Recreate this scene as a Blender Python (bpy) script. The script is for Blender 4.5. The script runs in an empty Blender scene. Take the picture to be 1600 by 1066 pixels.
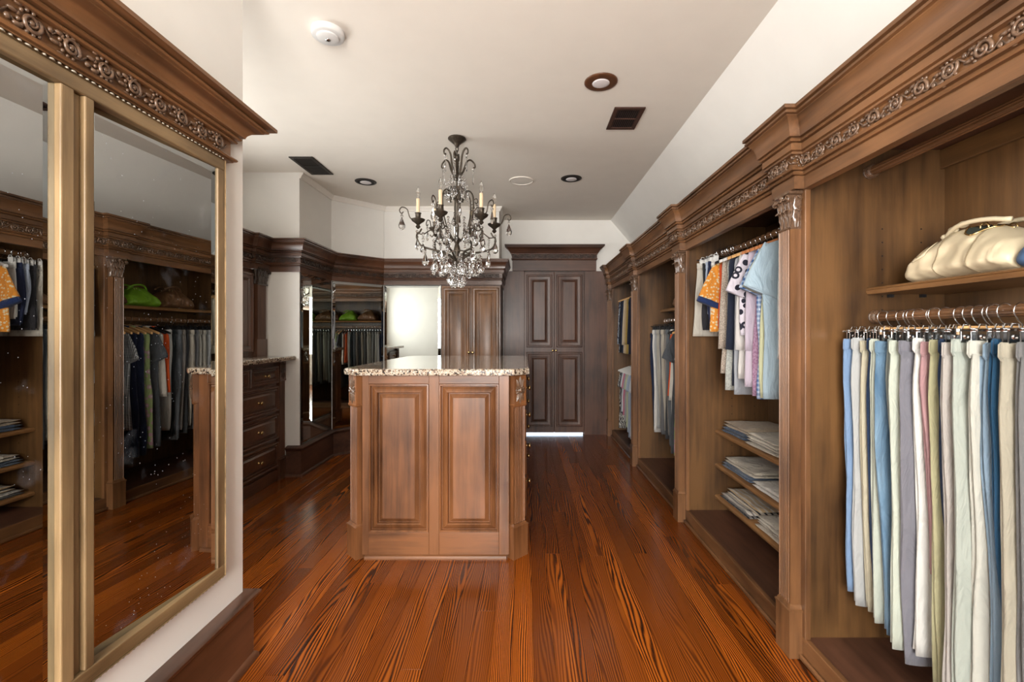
import bpy, math, random
from mathutils import Vector, noise
R = math.radians
PI = math.pi
rnd = random.Random(7)
scene = bpy.context.scene
COL = scene.collection

# ------------------------------------------------------------------ camera
cam_d = bpy.data.cameras.new('camera')
cam_d.sensor_width = 36.0
cam_d.lens = 16.0
cam_d.shift_x = -19.0 / 1600
cam_d.shift_y = -11.0 / 1600
cam_d.clip_start = 0.02
cam = bpy.data.objects.new('camera', cam_d)
COL.objects.link(cam)
cam.location = (0, 0, 1.25)
cam.rotation_euler = (R(90), 0, 0)
scene.camera = cam

# ------------------------------------------------------------------ world, daylight, exposure
world = bpy.data.worlds.new('world')
scene.world = world
world.use_nodes = True
bg = world.node_tree.nodes['Background']
bg.inputs[0].default_value = (0.72, 0.85, 1.0, 1)
bg.inputs[1].default_value = 1.0

def area_light(name, loc, rot, sx, sy, power, color):
    l = bpy.data.lights.new(name, 'AREA')
    l.shape = 'RECTANGLE'; l.size = sx; l.size_y = sy
    l.energy = power; l.color = color
    o = bpy.data.objects.new(name, l)
    COL.objects.link(o)
    o.location = loc; o.rotation_euler = rot
    return o
# daylight coming in through the window behind the camera, the window over the dresser, and outside the far doors
area_light('daylight_rear_window', (-0.30, -1.72, 1.45), (R(90), 0, 0), 1.25, 1.55, 125, (1.0, 0.965, 0.92))
area_light('daylight_dresser_window', (-2.66, 2.62, 1.59), (R(90), 0, R(-90)), 1.40, 1.00, 22, (1.0, 0.97, 0.92))
area_light('daylight_outside_doors', (0.374, 6.3, 0.35), (R(90), 0, R(180)), 1.4, 1.0, 6, (0.62, 0.8, 1.0))

scene.view_settings.view_transform = 'Standard'
scene.view_settings.look = 'None'
scene.view_settings.gamma = 1.0
scene.view_settings.exposure = 1.30
scene.view_settings.use_curve_mapping = False

# ------------------------------------------------------------------ materials
def newmat(name):
    m = bpy.data.materials.new(name); m.use_nodes = True
    nt = m.node_tree
    return m, nt, nt.nodes['Principled BSDF']
def node(nt, t, **kw):
    n = nt.nodes.new(t)
    for k, v in kw.items(): setattr(n, k, v)
    return n
def ramp(nt, stops, interp='LINEAR'):
    r = node(nt, 'ShaderNodeValToRGB')
    r.color_ramp.interpolation = interp
    e = r.color_ramp.elements
    while len(e) > 1: e.remove(e[-1])
    e[0].position = stops[0][0]; e[0].color = (*stops[0][1], 1)
    for p, c in stops[1:]:
        x = e.new(p); x.color = (*c, 1)
    return r
def texco(nt, scale=(1, 1, 1), kind='Object'):
    tc = node(nt, 'ShaderNodeTexCoord'); mp = node(nt, 'ShaderNodeMapping')
    nt.links.new(tc.outputs[kind], mp.inputs[0])
    mp.inputs['Scale'].default_value = scale
    return mp
def simple(name, col, rough=0.5, metal=0.0, noise_amt=0.0, nscale=20, bump=0.0, coat=0.0):
    m, nt, b = newmat(name)
    b.inputs['Base Color'].default_value = (*col, 1)
    b.inputs['Roughness'].default_value = rough
    b.inputs['Metallic'].default_value = metal
    b.inputs['Coat Weight'].default_value = coat
    mp = texco(nt)
    n = node(nt, 'ShaderNodeTexNoise'); n.inputs['Scale'].default_value = nscale; n.inputs['Detail'].default_value = 4
    nt.links.new(mp.outputs[0], n.inputs['Vector'])
    if noise_amt:
        r = ramp(nt, [(0.25, tuple(c * (1 - noise_amt) for c in col)), (0.75, tuple(min(1, c * (1 + noise_amt)) for c in col))])
        nt.links.new(n.outputs['Fac'], r.inputs[0]); nt.links.new(r.outputs[0], b.inputs['Base Color'])
    if bump:
        bp = node(nt, 'ShaderNodeBump'); bp.inputs['Strength'].default_value = bump; bp.inputs['Distance'].default_value = 0.004
        nt.links.new(n.outputs['Fac'], bp.inputs['Height']); nt.links.new(bp.outputs[0], b.inputs['Normal'])
    return m
def wood(name, dark, light, grain='Z', rough=0.40, coat=0.10):
    m, nt, b = newmat(name)
    s = [22, 22, 22]; s['XYZ'.index(grain)] = 1.4
    mp = texco(nt, tuple(s))
    n = node(nt, 'ShaderNodeTexNoise'); n.inputs['Scale'].default_value = 1.6; n.inputs['Detail'].default_value = 6; n.inputs['Roughness'].default_value = 0.62
    nt.links.new(mp.outputs[0], n.inputs['Vector'])
    mp2 = texco(nt, tuple(1.0 if q > 2 else 0.45 for q in s))
    n2 = node(nt, 'ShaderNodeTexNoise'); n2.inputs['Scale'].default_value = 4.5; n2.inputs['Detail'].default_value = 3
    nt.links.new(mp2.outputs[0], n2.inputs['Vector'])
    mx = node(nt, 'ShaderNodeMath', operation='MULTIPLY_ADD')
    nt.links.new(n2.outputs['Fac'], mx.inputs[0]); mx.inputs[1].default_value = 0.75
    ad = node(nt, 'ShaderNodeMath', operation='MULTIPLY'); nt.links.new(n.outputs['Fac'], ad.inputs[0]); ad.inputs[1].default_value = 0.5
    nt.links.new(ad.outputs[0], mx.inputs[2])
    mid = tuple((a + c) / 2 for a, c in zip(dark, light))
    r = ramp(nt, [(0.40, dark), (0.58, mid), (0.76, light)])
    nt.links.new(mx.outputs[0], r.inputs[0]); nt.links.new(r.outputs[0], b.inputs['Base Color'])
    b.inputs['Roughness'].default_value = rough
    b.inputs['Coat Weight'].default_value = coat; b.inputs['Coat Roughness'].default_value = 0.25
    bp = node(nt, 'ShaderNodeBump'); bp.inputs['Strength'].default_value = 0.08; bp.inputs['Distance'].default_value = 0.002
    nt.links.new(n.outputs['Fac'], bp.inputs['Height']); nt.links.new(bp.outputs[0], b.inputs['Normal'])
    return m
def cloth(name, c1, pattern='plain', c2=None, scale=40.0, c3=None):
    m, nt, b = newmat(name)
    c1, c2, c3 = [None if c is None else tuple(v * 0.70 for v in c) for c in (c1, c2, c3)]
    b.inputs['Roughness'].default_value = 0.9
    b.inputs['Sheen Weight'].default_value = 0.15
    b.inputs['Specular IOR Level'].default_value = 0.15
    mp = texco(nt)
    out = None
    def colramp(src, stops, interp='LINEAR'):
        r = ramp(nt, stops, interp); nt.links.new(src, r.inputs[0]); return r.outputs[0]
    n = node(nt, 'ShaderNodeTexNoise'); n.inputs['Scale'].default_value = 7; n.inputs['Detail'].default_value = 5
    nt.links.new(mp.outputs[0], n.inputs['Vector'])
    if pattern == 'plain':
        out = colramp(n.outputs['Fac'], [(0.3, tuple(c * 0.9 for c in c1)), (0.7, c1)])
    elif pattern == 'denim':
        mpd = texco(nt, (6, 6, 1.2)); nd = node(nt, 'ShaderNodeTexNoise'); nd.inputs['Scale'].default_value = 4; nd.inputs['Detail'].default_value = 8
        nt.links.new(mpd.outputs[0], nd.inputs['Vector'])
        out = colramp(nd.outputs['Fac'], [(0.3, c1), (0.72, c2)])
    elif pattern == 'speck':
        nd = node(nt, 'ShaderNodeTexNoise'); nd.inputs['Scale'].default_value = scale * 4; nd.inputs['Detail'].default_value = 2
        nt.links.new(mp.outputs[0], nd.inputs['Vector'])
        out = colramp(nd.outputs['Fac'], [(0.42, c1), (0.56, c2)])
    elif pattern == 'print':
        v = node(nt, 'ShaderNodeTexVoronoi'); v.inputs['Scale'].default_value = scale
        nt.links.new(mp.outputs[0], v.inputs['Vector'])
        st = [(0.0, c1), (0.36, c2)] if c3 is None else [(0.0, c3), (0.2, c1), (0.42, c2)]
        out = colramp(v.outputs['Distance'], st, 'CONSTANT')
    elif pattern == 'scroll':
        v = node(nt, 'ShaderNodeTexWave'); v.inputs['Scale'].default_value = scale; v.inputs['Distortion'].default_value = 9; v.inputs['Detail Scale'].default_value = 1.6
        nt.links.new(mp.outputs[0], v.inputs['Vector'])
        out = colramp(v.outputs['Fac'], [(0.0, c1), (0.5, c2)], 'CONSTANT')
    elif pattern in ('plaid', 'gingham', 'tartan'):
        a = []
        for ax in ('X', 'Z'):
            w = node(nt, 'ShaderNodeTexWave', bands_direction=ax); w.inputs['Scale'].default_value = scale
            nt.links.new(mp.outputs[0], w.inputs['Vector'])
            a.append(w.outputs['Fac'])
        t = 0.55 if pattern != 'tartan' else 0.72
        r1 = colramp(a[0], [(0, (0, 0, 0)), (t, (1, 1, 1))], 'CONSTANT'); r2 = colramp(a[1], [(0, (0, 0, 0)), (t, (1, 1, 1))], 'CONSTANT')
        ad = node(nt, 'ShaderNodeMath', operation='ADD'); nt.links.new(r1, ad.inputs[0]); nt.links.new(r2, ad.inputs[1])
        hf = node(nt, 'ShaderNodeMath', operation='MULTIPLY'); nt.links.new(ad.outputs[0], hf.inputs[0]); hf.inputs[1].default_value = 0.5
        mid = c3 if c3 else tuple((p + q) / 2 for p, q in zip(c1, c2))
        out = colramp(hf.outputs[0], [(0.0, c1), (0.3, mid), (0.8, c2)], 'CONSTANT')
    elif pattern == 'stripe':
        w = node(nt, 'ShaderNodeTexWave', bands_direction='Z'); w.inputs['Scale'].default_value = scale
        nt.links.new(mp.outputs[0], w.inputs['Vector'])
        out = colramp(w.outputs['Fac'], [(0, c1), (0.6, c2)], 'CONSTANT')
    nt.links.new(out, b.inputs['Base Color'])
    nb = node(nt, 'ShaderNodeTexNoise'); nb.inputs['Scale'].default_value = 38; nb.inputs['Detail'].default_value = 5
    mpb = texco(nt, (1, 1, 0.45)); nt.links.new(mpb.outputs[0], nb.inputs['Vector'])
    bp = node(nt, 'ShaderNodeBump'); bp.inputs['Strength'].default_value = 0.35; bp.inputs['Distance'].default_value = 0.006
    nc = node(nt, 'ShaderNodeTexNoise'); nc.inputs['Scale'].default_value = 11; nc.inputs['Detail'].default_value = 3; nc.inputs['Distortion'].default_value = 1.2
    mpc = texco(nt, (1.6, 1.6, 0.5)); nt.links.new(mpc.outputs[0], nc.inputs['Vector'])
    bp0 = node(nt, 'ShaderNodeBump'); bp0.inputs['Strength'].default_value = 0.75; bp0.inputs['Distance'].default_value = 0.022
    nt.links.new(nc.outputs['Fac'], bp0.inputs['Height']); nt.links.new(bp0.outputs[0], bp.inputs['Normal'])
    nt.links.new(nb.outputs['Fac'], bp.inputs['Height']); nt.links.new(bp.outputs[0], b.inputs['Normal'])
    return m
def granite():
    m, nt, b = newmat('granite')
    mp = texco(nt)
    v = node(nt, 'ShaderNodeTexVoronoi'); v.inputs['Scale'].default_value = 140
    nt.links.new(mp.outputs[0], v.inputs['Vector'])
    sep = node(nt, 'ShaderNodeSeparateColor'); nt.links.new(v.outputs['Color'], sep.inputs[0])
    n = node(nt, 'ShaderNodeTexNoise'); n.inputs['Scale'].default_value = 40; n.inputs['Detail'].default_value = 4
    nt.links.new(mp.outputs[0], n.inputs['Vector'])
    ad = node(nt, 'ShaderNodeMath', operation='MULTIPLY_ADD'); nt.links.new(n.outputs['Fac'], ad.inputs[0]); ad.inputs[1].default_value = 0.9
    ml = node(nt, 'ShaderNodeMath', operation='MULTIPLY'); nt.links.new(sep.outputs[0], ml.inputs[0]); ml.inputs[1].default_value = 0.55
    nt.links.new(ml.outputs[0], ad.inputs[2])
    r = ramp(nt, [(0.0, (0.02, 0.015, 0.012)), (0.52, (0.11, 0.065, 0.045)), (0.59, (0.27, 0.18, 0.12)), (0.66, (0.40, 0.31, 0.22)), (0.76, (0.47, 0.40, 0.31)), (0.90, (0.55, 0.50, 0.43)), (1.0, (0.22, 0.17, 0.13))], 'CONSTANT')
    nt.links.new(ad.outputs[0], r.inputs[0]); nt.links.new(r.outputs[0], b.inputs['Base Color'])
    b.inputs['Roughness'].default_value = 0.09
    b.inputs['Coat Weight'].default_value = 0.5; b.inputs['Coat Roughness'].default_value = 0.03
    return m
def floor_pine():
    m, nt, b = newmat('heart_pine')
    oi = node(nt, 'ShaderNodeObjectInfo')
    tc = node(nt, 'ShaderNodeTexCoord')
    off = node(nt, 'ShaderNodeVectorMath', operation='SCALE'); off.inputs[0].default_value = (3.1, 17.0, 1.7)
    nt.links.new(oi.outputs['Random'], off.inputs['Scale'])
    ad = node(nt, 'ShaderNodeVectorMath', operation='ADD')
    nt.links.new(tc.outputs['Object'], ad.inputs[0]); nt.links.new(off.outputs[0], ad.inputs[1])
    def mapped(s):
        mp = node(nt, 'ShaderNodeMapping'); mp.inputs['Scale'].default_value = s
        nt.links.new(ad.outputs[0], mp.inputs[0]); return mp.outputs[0]
    # slow warp along the plank makes the arched growth rings
    nw = node(nt, 'ShaderNodeTexNoise'); nw.inputs['Scale'].default_value = 1.0; nw.inputs['Detail'].default_value = 2
    nt.links.new(mapped((6.5, 0.55, 1)), nw.inputs['Vector'])
    sx = node(nt, 'ShaderNodeSeparateXYZ'); nt.links.new(ad.outputs[0], sx.inputs[0])
    m1 = node(nt, 'ShaderNodeMath', operation='MULTIPLY_ADD'); nt.links.new(nw.outputs['Fac'], m1.inputs[0]); m1.inputs[1].default_value = 0.20
    nt.links.new(sx.outputs[0], m1.inputs[2])
    nf = node(nt, 'ShaderNodeTexNoise'); nf.inputs['Scale'].default_value = 1.0; nf.inputs['Detail'].default_value = 4
    nt.links.new(mapped((60, 5, 1)), nf.inputs['Vector'])
    m2 = node(nt, 'ShaderNodeMath', operation='MULTIPLY_ADD'); nt.links.new(nf.outputs['Fac'], m2.inputs[0]); m2.inputs[1].default_value = 0.007
    nt.links.new(m1.outputs[0], m2.inputs[2])
    m3 = node(nt, 'ShaderNodeMath', operation='MULTIPLY'); nt.links.new(m2.outputs[0], m3.inputs[0]); m3.inputs[1].default_value = 600.0
    sn = node(nt, 'ShaderNodeMath', operation='SINE'); nt.links.new(m3.outputs[0], sn.inputs[0])
    mr = node(nt, 'ShaderNodeMapRange'); nt.links.new(sn.outputs[0], mr.inputs[0]); mr.inputs[1].default_value = -1; mr.inputs[2].default_value = 1
    r = ramp(nt, [(0.0, (0.40, 0.108, 0.011)), (0.45, (0.29, 0.070, 0.007)), (0.75, (0.085, 0.019, 0.003)), (1.0, (0.022, 0.006, 0.002))])
    nt.links.new(mr.outputs[0], r.inputs[0])
    # where the growth rings fade out the wood is plain reddish brown
    nm = node(nt, 'ShaderNodeTexNoise'); nm.inputs['Scale'].default_value = 1.0; nm.inputs['Detail'].default_value = 2
    nt.links.new(mapped((5, 0.7, 1)), nm.inputs['Vector'])
    rm = ramp(nt, [(0.40, (0.25, 0.25, 0.25)), (0.62, (0.95, 0.95, 0.95))]); nt.links.new(nm.outputs['Fac'], rm.inputs[0])
    mx = node(nt, 'ShaderNodeMix', data_type='RGBA'); nt.links.new(rm.outputs[0], mx.inputs['Factor'])
    mx.inputs['A'].default_value = (0.175, 0.041, 0.005, 1); nt.links.new(r.outputs[0], mx.inputs['B'])
    rr = ramp(nt, [(0.0, (0.62, 0.58, 0.56)), (0.35, (0.84, 0.82, 0.8)), (0.7, (1.0, 1.0, 1.0)), (1.0, (1.25, 1.25, 1.1))])
    nt.links.new(oi.outputs['Random'], rr.inputs[0])
    mm = node(nt, 'ShaderNodeMix', data_type='RGBA', blend_type='MULTIPLY'); mm.inputs['Factor'].default_value = 1
    nt.links.new(mx.outputs['Result'], mm.inputs['A']); nt.links.new(rr.outputs[0], mm.inputs['B'])
    nt.links.new(mm.outputs['Result'], b.inputs['Base Color'])
    b.inputs['Roughness'].default_value = 0.20
    b.inputs['Coat Weight'].default_value = 0.12; b.inputs['Coat Roughness'].default_value = 0.10; b.inputs['Specular IOR Level'].default_value = 0.42
    bp = node(nt, 'ShaderNodeBump'); bp.inputs['Strength'].default_value = 0.10; bp.inputs['Distance'].default_value = 0.002
    nt.links.new(nf.outputs['Fac'], bp.inputs['Height']); nt.links.new(bp.outputs[0], b.inputs['Normal'])
    return m
def mirror_mat(name, tint, dust=0.0):
    m, nt, b = newmat(name)
    b.inputs['Base Color'].default_value = (*tint, 1)
    b.inputs['Metallic'].default_value = 1; b.inputs['Roughness'].default_value = 0.0
    if dust:
        mp = texco(nt)
        v = node(nt, 'ShaderNodeTexVoronoi'); v.inputs['Scale'].default_value = 75
        nt.links.new(mp.outputs[0], v.inputs['Vector'])
        lt = node(nt, 'ShaderNodeMath', operation='LESS_THAN'); nt.links.new(v.outputs['Distance'], lt.inputs[0]); lt.inputs[1].default_value = 0.085
        n = node(nt, 'ShaderNodeTexNoise'); n.inputs['Scale'].default_value = 6; nt.links.new(mp.outputs[0], n.inputs['Vector'])
        gt = node(nt, 'ShaderNodeMath', operation='GREATER_THAN'); nt.links.new(n.outputs['Fac'], gt.inputs[0]); gt.inputs[1].default_value = 0.5
        ml = node(nt, 'ShaderNodeMath', operation='MULTIPLY'); nt.links.new(lt.outputs[0], ml.inputs[0]); nt.links.new(gt.outputs[0], ml.inputs[1])
        # faint smudges
        n2 = node(nt, 'ShaderNodeTexNoise'); n2.inputs['Scale'].default_value = 9; n2.inputs['Detail'].default_value = 5; nt.links.new(mp.outputs[0], n2.inputs['Vector'])
        mr = node(nt, 'ShaderNodeMapRange'); nt.links.new(n2.outputs['Fac'], mr.inputs[0]); mr.inputs[1].default_value = 0.6; mr.inputs[2].default_value = 0.8; mr.inputs[3].default_value = 0.0; mr.inputs[4].default_value = 0.10
        mx2 = node(nt, 'ShaderNodeMath', operation='MULTIPLY_ADD'); nt.links.new(ml.outputs[0], mx2.inputs[0]); mx2.inputs[1].default_value = dust; nt.links.new(mr.outputs[0], mx2.inputs[2])
        df = node(nt, 'ShaderNodeBsdfDiffuse'); df.inputs[0].default_value = (0.6, 0.66, 0.75, 1)
        ms = node(nt, 'ShaderNodeMixShader'); nt.links.new(mx2.outputs[0], ms.inputs[0])
        nt.links.new(b.outputs[0], ms.inputs[1]); nt.links.new(df.outputs[0], ms.inputs[2])
        nt.links.new(ms.outputs[0], nt.nodes['Material Output'].inputs[0])
    return m
def glassy(name, col=(1, 1, 1), ior=1.52):
    m, nt, b = newmat(name)
    b.inputs['Base Color'].default_value = (*col, 1); b.inputs['Roughness'].default_value = 0.01
    b.inputs['Transmission Weight'].default_value = 1; b.inputs['IOR'].default_value = ior
    return m
def pane_mat():
    m, nt, b = newmat('window_glass')
    tr = node(nt, 'ShaderNodeBsdfTransparent'); gl = node(nt, 'ShaderNodeBsdfGlossy'); gl.inputs['Roughness'].default_value = 0.02
    ms = node(nt, 'ShaderNodeMixShader'); ms.inputs[0].default_value = 0.06
    nt.links.new(tr.outputs[0], ms.inputs[1]); nt.links.new(gl.outputs[0], ms.inputs[2])
    nt.links.new(ms.outputs[0], nt.nodes['Material Output'].inputs[0])
    return m

M = {}
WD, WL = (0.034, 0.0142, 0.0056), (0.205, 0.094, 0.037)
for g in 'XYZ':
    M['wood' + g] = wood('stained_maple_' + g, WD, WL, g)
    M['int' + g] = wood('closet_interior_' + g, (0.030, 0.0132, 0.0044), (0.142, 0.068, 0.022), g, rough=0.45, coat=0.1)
    M['cherry' + g] = wood('island_stain_' + g, (0.046, 0.0165, 0.0058), (0.235, 0.093, 0.033), g)
    M['mid' + g] = wood('mid_stain_' + g, (0.028, 0.0112, 0.0058), (0.128, 0.054, 0.027), g, rough=0.30, coat=0.35)
    M['dark' + g] = wood('dark_stain_' + g, (0.024, 0.0098, 0.0056), (0.108, 0.046, 0.026), g, rough=0.44, coat=0.05)
    M['gold' + g] = wood('antique_gold_' + g, (0.050, 0.028, 0.012), (0.30, 0.200, 0.098), g, rough=0.38, coat=0.1)
M['shelfY'] = wood('shelf_maple', (0.10, 0.045, 0.015), (0.30, 0.15, 0.055), 'Y')
M['carve'] = simple('carved_glaze', (0.11, 0.062, 0.036), 0.3, 0, 0.5, 120, 0.3, coat=0.5)
M['carved'] = simple('carved_dark', (0.034, 0.018, 0.011), 0.32, 0, 0.5, 120, 0.3, coat=0.4)
M['silverleaf'] = simple('silver_beads', (0.5, 0.46, 0.38), 0.35, 0.5, 0.3, 60)
M['wall'] = simple('cream_paint', (0.80, 0.785, 0.745), 0.7, 0, 0.02, 6, 0.05)
M['ceil'] = simple('ceiling_paint', (0.79, 0.745, 0.67), 0.8, 0, 0.02, 6, 0.05)
M['whitetrim'] = simple('white_trim', (0.8, 0.76, 0.70), 0.5, 0, 0.01)
M['floor'] = floor_pine()
M['subfloor'] = simple('subfloor', (0.012, 0.006, 0.004), 0.8)
M['granite'] = granite()
M['mirror'] = mirror_mat('mirror_silvering', (0.49, 0.485, 0.465), 0.5)
M['mirror2'] = mirror_mat('antique_mirror', (0.74, 0.765, 0.72), 0.0)
M['bevel'] = mirror_mat('bevelled_edge', (0.52, 0.56, 0.57), 0.0)
M['brass'] = simple('aged_brass', (0.58, 0.41, 0.18), 0.24, 1.0, 0.2, 40)
M['chrome'] = simple('chrome', (0.72, 0.74, 0.76), 0.14, 1.0)
M['bronze'] = simple('dark_bronze', (0.075, 0.06, 0.045), 0.42, 0.75, 0.4, 60, 0.2)
M['crystal'] = glassy('crystal')
M['bulb'] = glassy('clear_bulb', (1, 0.98, 0.95), 1.3)
M['candle'] = simple('candle_sleeve', (0.70, 0.55, 0.36), 0.5)
M['hangwood'] = wood('hanger_wood', (0.32, 0.15, 0.05), (0.62, 0.36, 0.15), 'X', rough=0.35)
M['hangcedar'] = wood('hanger_cedar', (0.30, 0.10, 0.035), (0.45, 0.18, 0.07), 'X', rough=0.35)
M['blackplastic'] = simple('black_plastic', (0.012, 0.012, 0.014), 0.4)
M['whiteplastic'] = simple('white_plastic', (0.62, 0.615, 0.60), 0.45)
M['bronzetrim'] = simple('bronze_trim', (0.11, 0.045, 0.02), 0.35, 0.1, 0.3, 30)
M['ventbrown'] = simple('vent_brown', (0.055, 0.022, 0.013), 0.5, 0, 0.3, 30)
M['ventdark'] = simple('vent_dark', (0.02, 0.016, 0.013), 0.5, 0, 0.3, 30)
M['black'] = simple('shade_and_back_black', (0.006, 0.005, 0.005), 0.8)  # black of mirror backs and baffles; painted shade in pin holes and vents
M['lampglass'] = simple('frosted_lamp', (0.72, 0.68, 0.68), 0.35)
M['outside'] = simple('outside_slab', (0.5, 0.55, 0.6), 0.8)
M['pane'] = pane_mat()
M['bagcream'] = simple('cream_leather', (0.56, 0.475, 0.325), 0.45, 0, 0.08, 9, 0.3)
M['baggreen'] = simple('green_leather', (0.18, 0.36, 0.02), 0.5, 0, 0.15, 14, 0.3)
M['bagbrown'] = simple('brown_leather', (0.085, 0.035, 0.018), 0.4, 0, 0.2, 14, 0.3)
M['bagtan'] = simple('tan_leather', (0.17, 0.085, 0.04), 0.4, 0, 0.2, 14, 0.3)
M['bagblue'] = simple('blue_canvas', (0.05, 0.10, 0.20), 0.7, 0, 0.2, 14, 0.3)
M['bagdark'] = simple('bag_mouth_shade', (0.03, 0.04, 0.03), 0.8)  # dark tone painted for the shade inside the bag's open mouth
M['stitch'] = simple('leather_seam', (0.22, 0.17, 0.10), 0.6)

# ------------------------------------------------------------------ mesh helpers
class MB:
    def __init__(s): s.v = []; s.f = []
    def add(s, vs, fs):
        o = len(s.v); s.v += [tuple(p) for p in vs]; s.f += [tuple(i + o for i in f) for f in fs]; return s
    def box(s, x0, x1, y0, y1, z0, z1):
        return s.add([(x0, y0, z0), (x1, y0, z0), (x1, y1, z0), (x0, y1, z0), (x0, y0, z1), (x1, y0, z1), (x1, y1, z1), (x0, y1, z1)],
                     [(0, 3, 2, 1), (4, 5, 6, 7), (0, 1, 5, 4), (1, 2, 6, 5), (2, 3, 7, 6), (3, 0, 4, 7)])
    def prism(s, poly, z0, z1):
        n = len(poly)
        return s.add([(x, y, z0) for x, y in poly] + [(x, y, z1) for x, y in poly],
                     [tuple(range(n))[::-1], tuple(range(n, 2 * n))] + [(i, (i + 1) % n, n + (i + 1) % n, n + i) for i in range(n)])
    def loft(s, rings, cap=True):
        n = len(rings[0]); vs = [p for r in rings for p in r]; fs = []
        for j in range(len(rings) - 1):
            for i in range(n):
                k = (i + 1) % n
                fs.append((j * n + i, j * n + k, (j + 1) * n + k, (j + 1) * n + i))
        if cap:
            fs.append(tuple(range(n))[::-1]); fs.append(tuple((len(rings) - 1) * n + i for i in range(n)))
        return s.add(vs, fs)
    def tube(s, pts, r, n=6, cap=True):
        pts = [Vector(p) for p in pts]
        rs = r if isinstance(r, (list, tuple)) else [r] * len(pts)
        rings = []; up = Vector((0, 0, 1)); prev = None
        for i, p in enumerate(pts):
            t = (pts[min(i + 1, len(pts) - 1)] - pts[max(i - 1, 0)])
            if t.length < 1e-9: t = Vector((0, 0, 1))
            t.normalize()
            if prev is None:
                a = up if abs(t.dot(up)) < 0.9 else Vector((1, 0, 0))
                u = t.cross(a).normalized()
            else:
                u = prev - t * prev.dot(t)
                u = u.normalized() if u.length > 1e-6 else t.orthogonal().normalized()
            prev = u; w = t.cross(u)
            rings.append([tuple(p + (u * math.cos(2 * PI * k / n) + w * math.sin(2 * PI * k / n)) * rs[i]) for k in range(n)])
        return s.loft(rings, cap)
    def lathe(s, prof, c=(0, 0, 0), n=16):
        rings = [[(c[0] + r * math.cos(2 * PI * k / n), c[1] + r * math.sin(2 * PI * k / n), c[2] + z) for k in range(n)] for r, z in prof]
        return s.loft(rings)
    def ball(s, c, rx, ry=None, rz=None, n=8, m=6):
        ry = rx if ry is None else ry; rz = rx if rz is None else rz
        rings = []
        for j in range(m + 1):
            a = -PI / 2 + PI * j / m; q = max(math.cos(a), 0.02)
            rings.append([(c[0] + rx * q * math.cos(2 * PI * k / n), c[1] + ry * q * math.sin(2 * PI * k / n), c[2] + rz * math.sin(a)) for k in range(n)])
        return s.loft(rings)
    def torus(s, c, R_, r, axis='Z', n=16, m=6):
        vs = []; fs = []
        for i in range(n):
            a = 2 * PI * i / n
            for j in range(m):
                b = 2 * PI * j / m; q = R_ + r * math.cos(b); p = (q * math.cos(a), q * math.sin(a), r * math.sin(b))
                if axis == 'X': p = (p[2], p[0], p[1])
                if axis == 'Y': p = (p[0], p[2], p[1])
                vs.append((c[0] + p[0], c[1] + p[1], c[2] + p[2]))
        for i in range(n):
            for j in range(m):
                fs.append((i * m + j, ((i + 1) % n) * m + j, ((i + 1) % n) * m + (j + 1) % m, i * m + (j + 1) % m))
        return s.add(vs, fs)
    def rings_rect(s, cx, cz, w, h, prof, y0=0.0):
        """nested rectangles facing -Y: prof = (inset, y)"""
        vs = []; fs = []
        for ins, y in prof:
            a = w / 2 - ins; b = h / 2 - ins
            vs += [(cx - a, y0 + y, cz - b), (cx + a, y0 + y, cz - b), (cx + a, y0 + y, cz + b), (cx - a, y0 + y, cz + b)]
        for j in range(len(prof) - 1):
            for i in range(4):
                k = (i + 1) % 4
                fs.append((j * 4 + i, j * 4 + k, j * 4 + 4 + k, j * 4 + 4 + i))
        e = (len(prof) - 1) * 4
        fs.append((e, e + 1, e + 2, e + 3))
        return s.add(vs, fs)
    def sweep(s, path, prof, cap=True):
        """closed profile (out, z) swept along an XY path; out = right-hand side"""
        P = [Vector((p[0], p[1])) for p in path]; N = []
        for i in range(len(P) - 1):
            d = (P[i + 1] - P[i]).normalized(); N.append(Vector((d.y, -d.x)))
        rings = []
        for i, p in enumerate(P):
            if i == 0: o = N[0]
            elif i == len(P) - 1: o = N[-1]
            else: o = (N[i - 1] + N[i]) / max(0.15, 1 + N[i - 1].dot(N[i]))
            rings.append([(p.x + o.x * a, p.y + o.y * a, z) for a, z in prof])
        return s.loft(rings, cap)
    def mesh(s, name, smooth=False):
        me = bpy.data.meshes.new(name); me.from_pydata(s.v, [], s.f); me.validate(); me.update()
        if smooth:
            me.polygons.foreach_set('use_smooth', [True] * len(me.polygons))
        return me
def wloc(o):
    l = Vector((0, 0, 0))
    while o is not None: l += o.location; o = o.parent
    return l
def tag(o, label=None, cat=None, group=None, kind=None):
    if label: o['label'] = label
    if cat: o['category'] = cat
    if group: o['group'] = group
    if kind: o['kind'] = kind
    return o
def fixnormals(me):
    import bmesh
    bm = bmesh.new(); bm.from_mesh(me); bmesh.ops.recalc_face_normals(bm, faces=bm.faces); bm.to_mesh(me); bm.free()
def build(name, mb, mat, parent=None, smooth=False, bevel=0.0, kind=None, recalc=True, angle=None):
    """mesh given in world coordinates"""
    off = wloc(parent) if parent is not None else Vector((0, 0, 0))
    if parent is not None and off.length > 0:
        mb.v = [(x - off.x, y - off.y, z - off.z) for x, y, z in mb.v]
    me = mb.mesh(name, smooth or angle is not None)
    if recalc: fixnormals(me)
    if angle is not None: me.set_sharp_from_angle(angle=R(angle))
    me.materials.append(mat)
    o = bpy.data.objects.new(name, me); COL.objects.link(o)
    if parent is not None: o.parent = parent
    if bevel:
        b = o.modifiers.new('bevel', 'BEVEL'); b.width = bevel; b.segments = 2; b.limit_method = 'ANGLE'
    if kind: o['kind'] = kind
    return o
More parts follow.
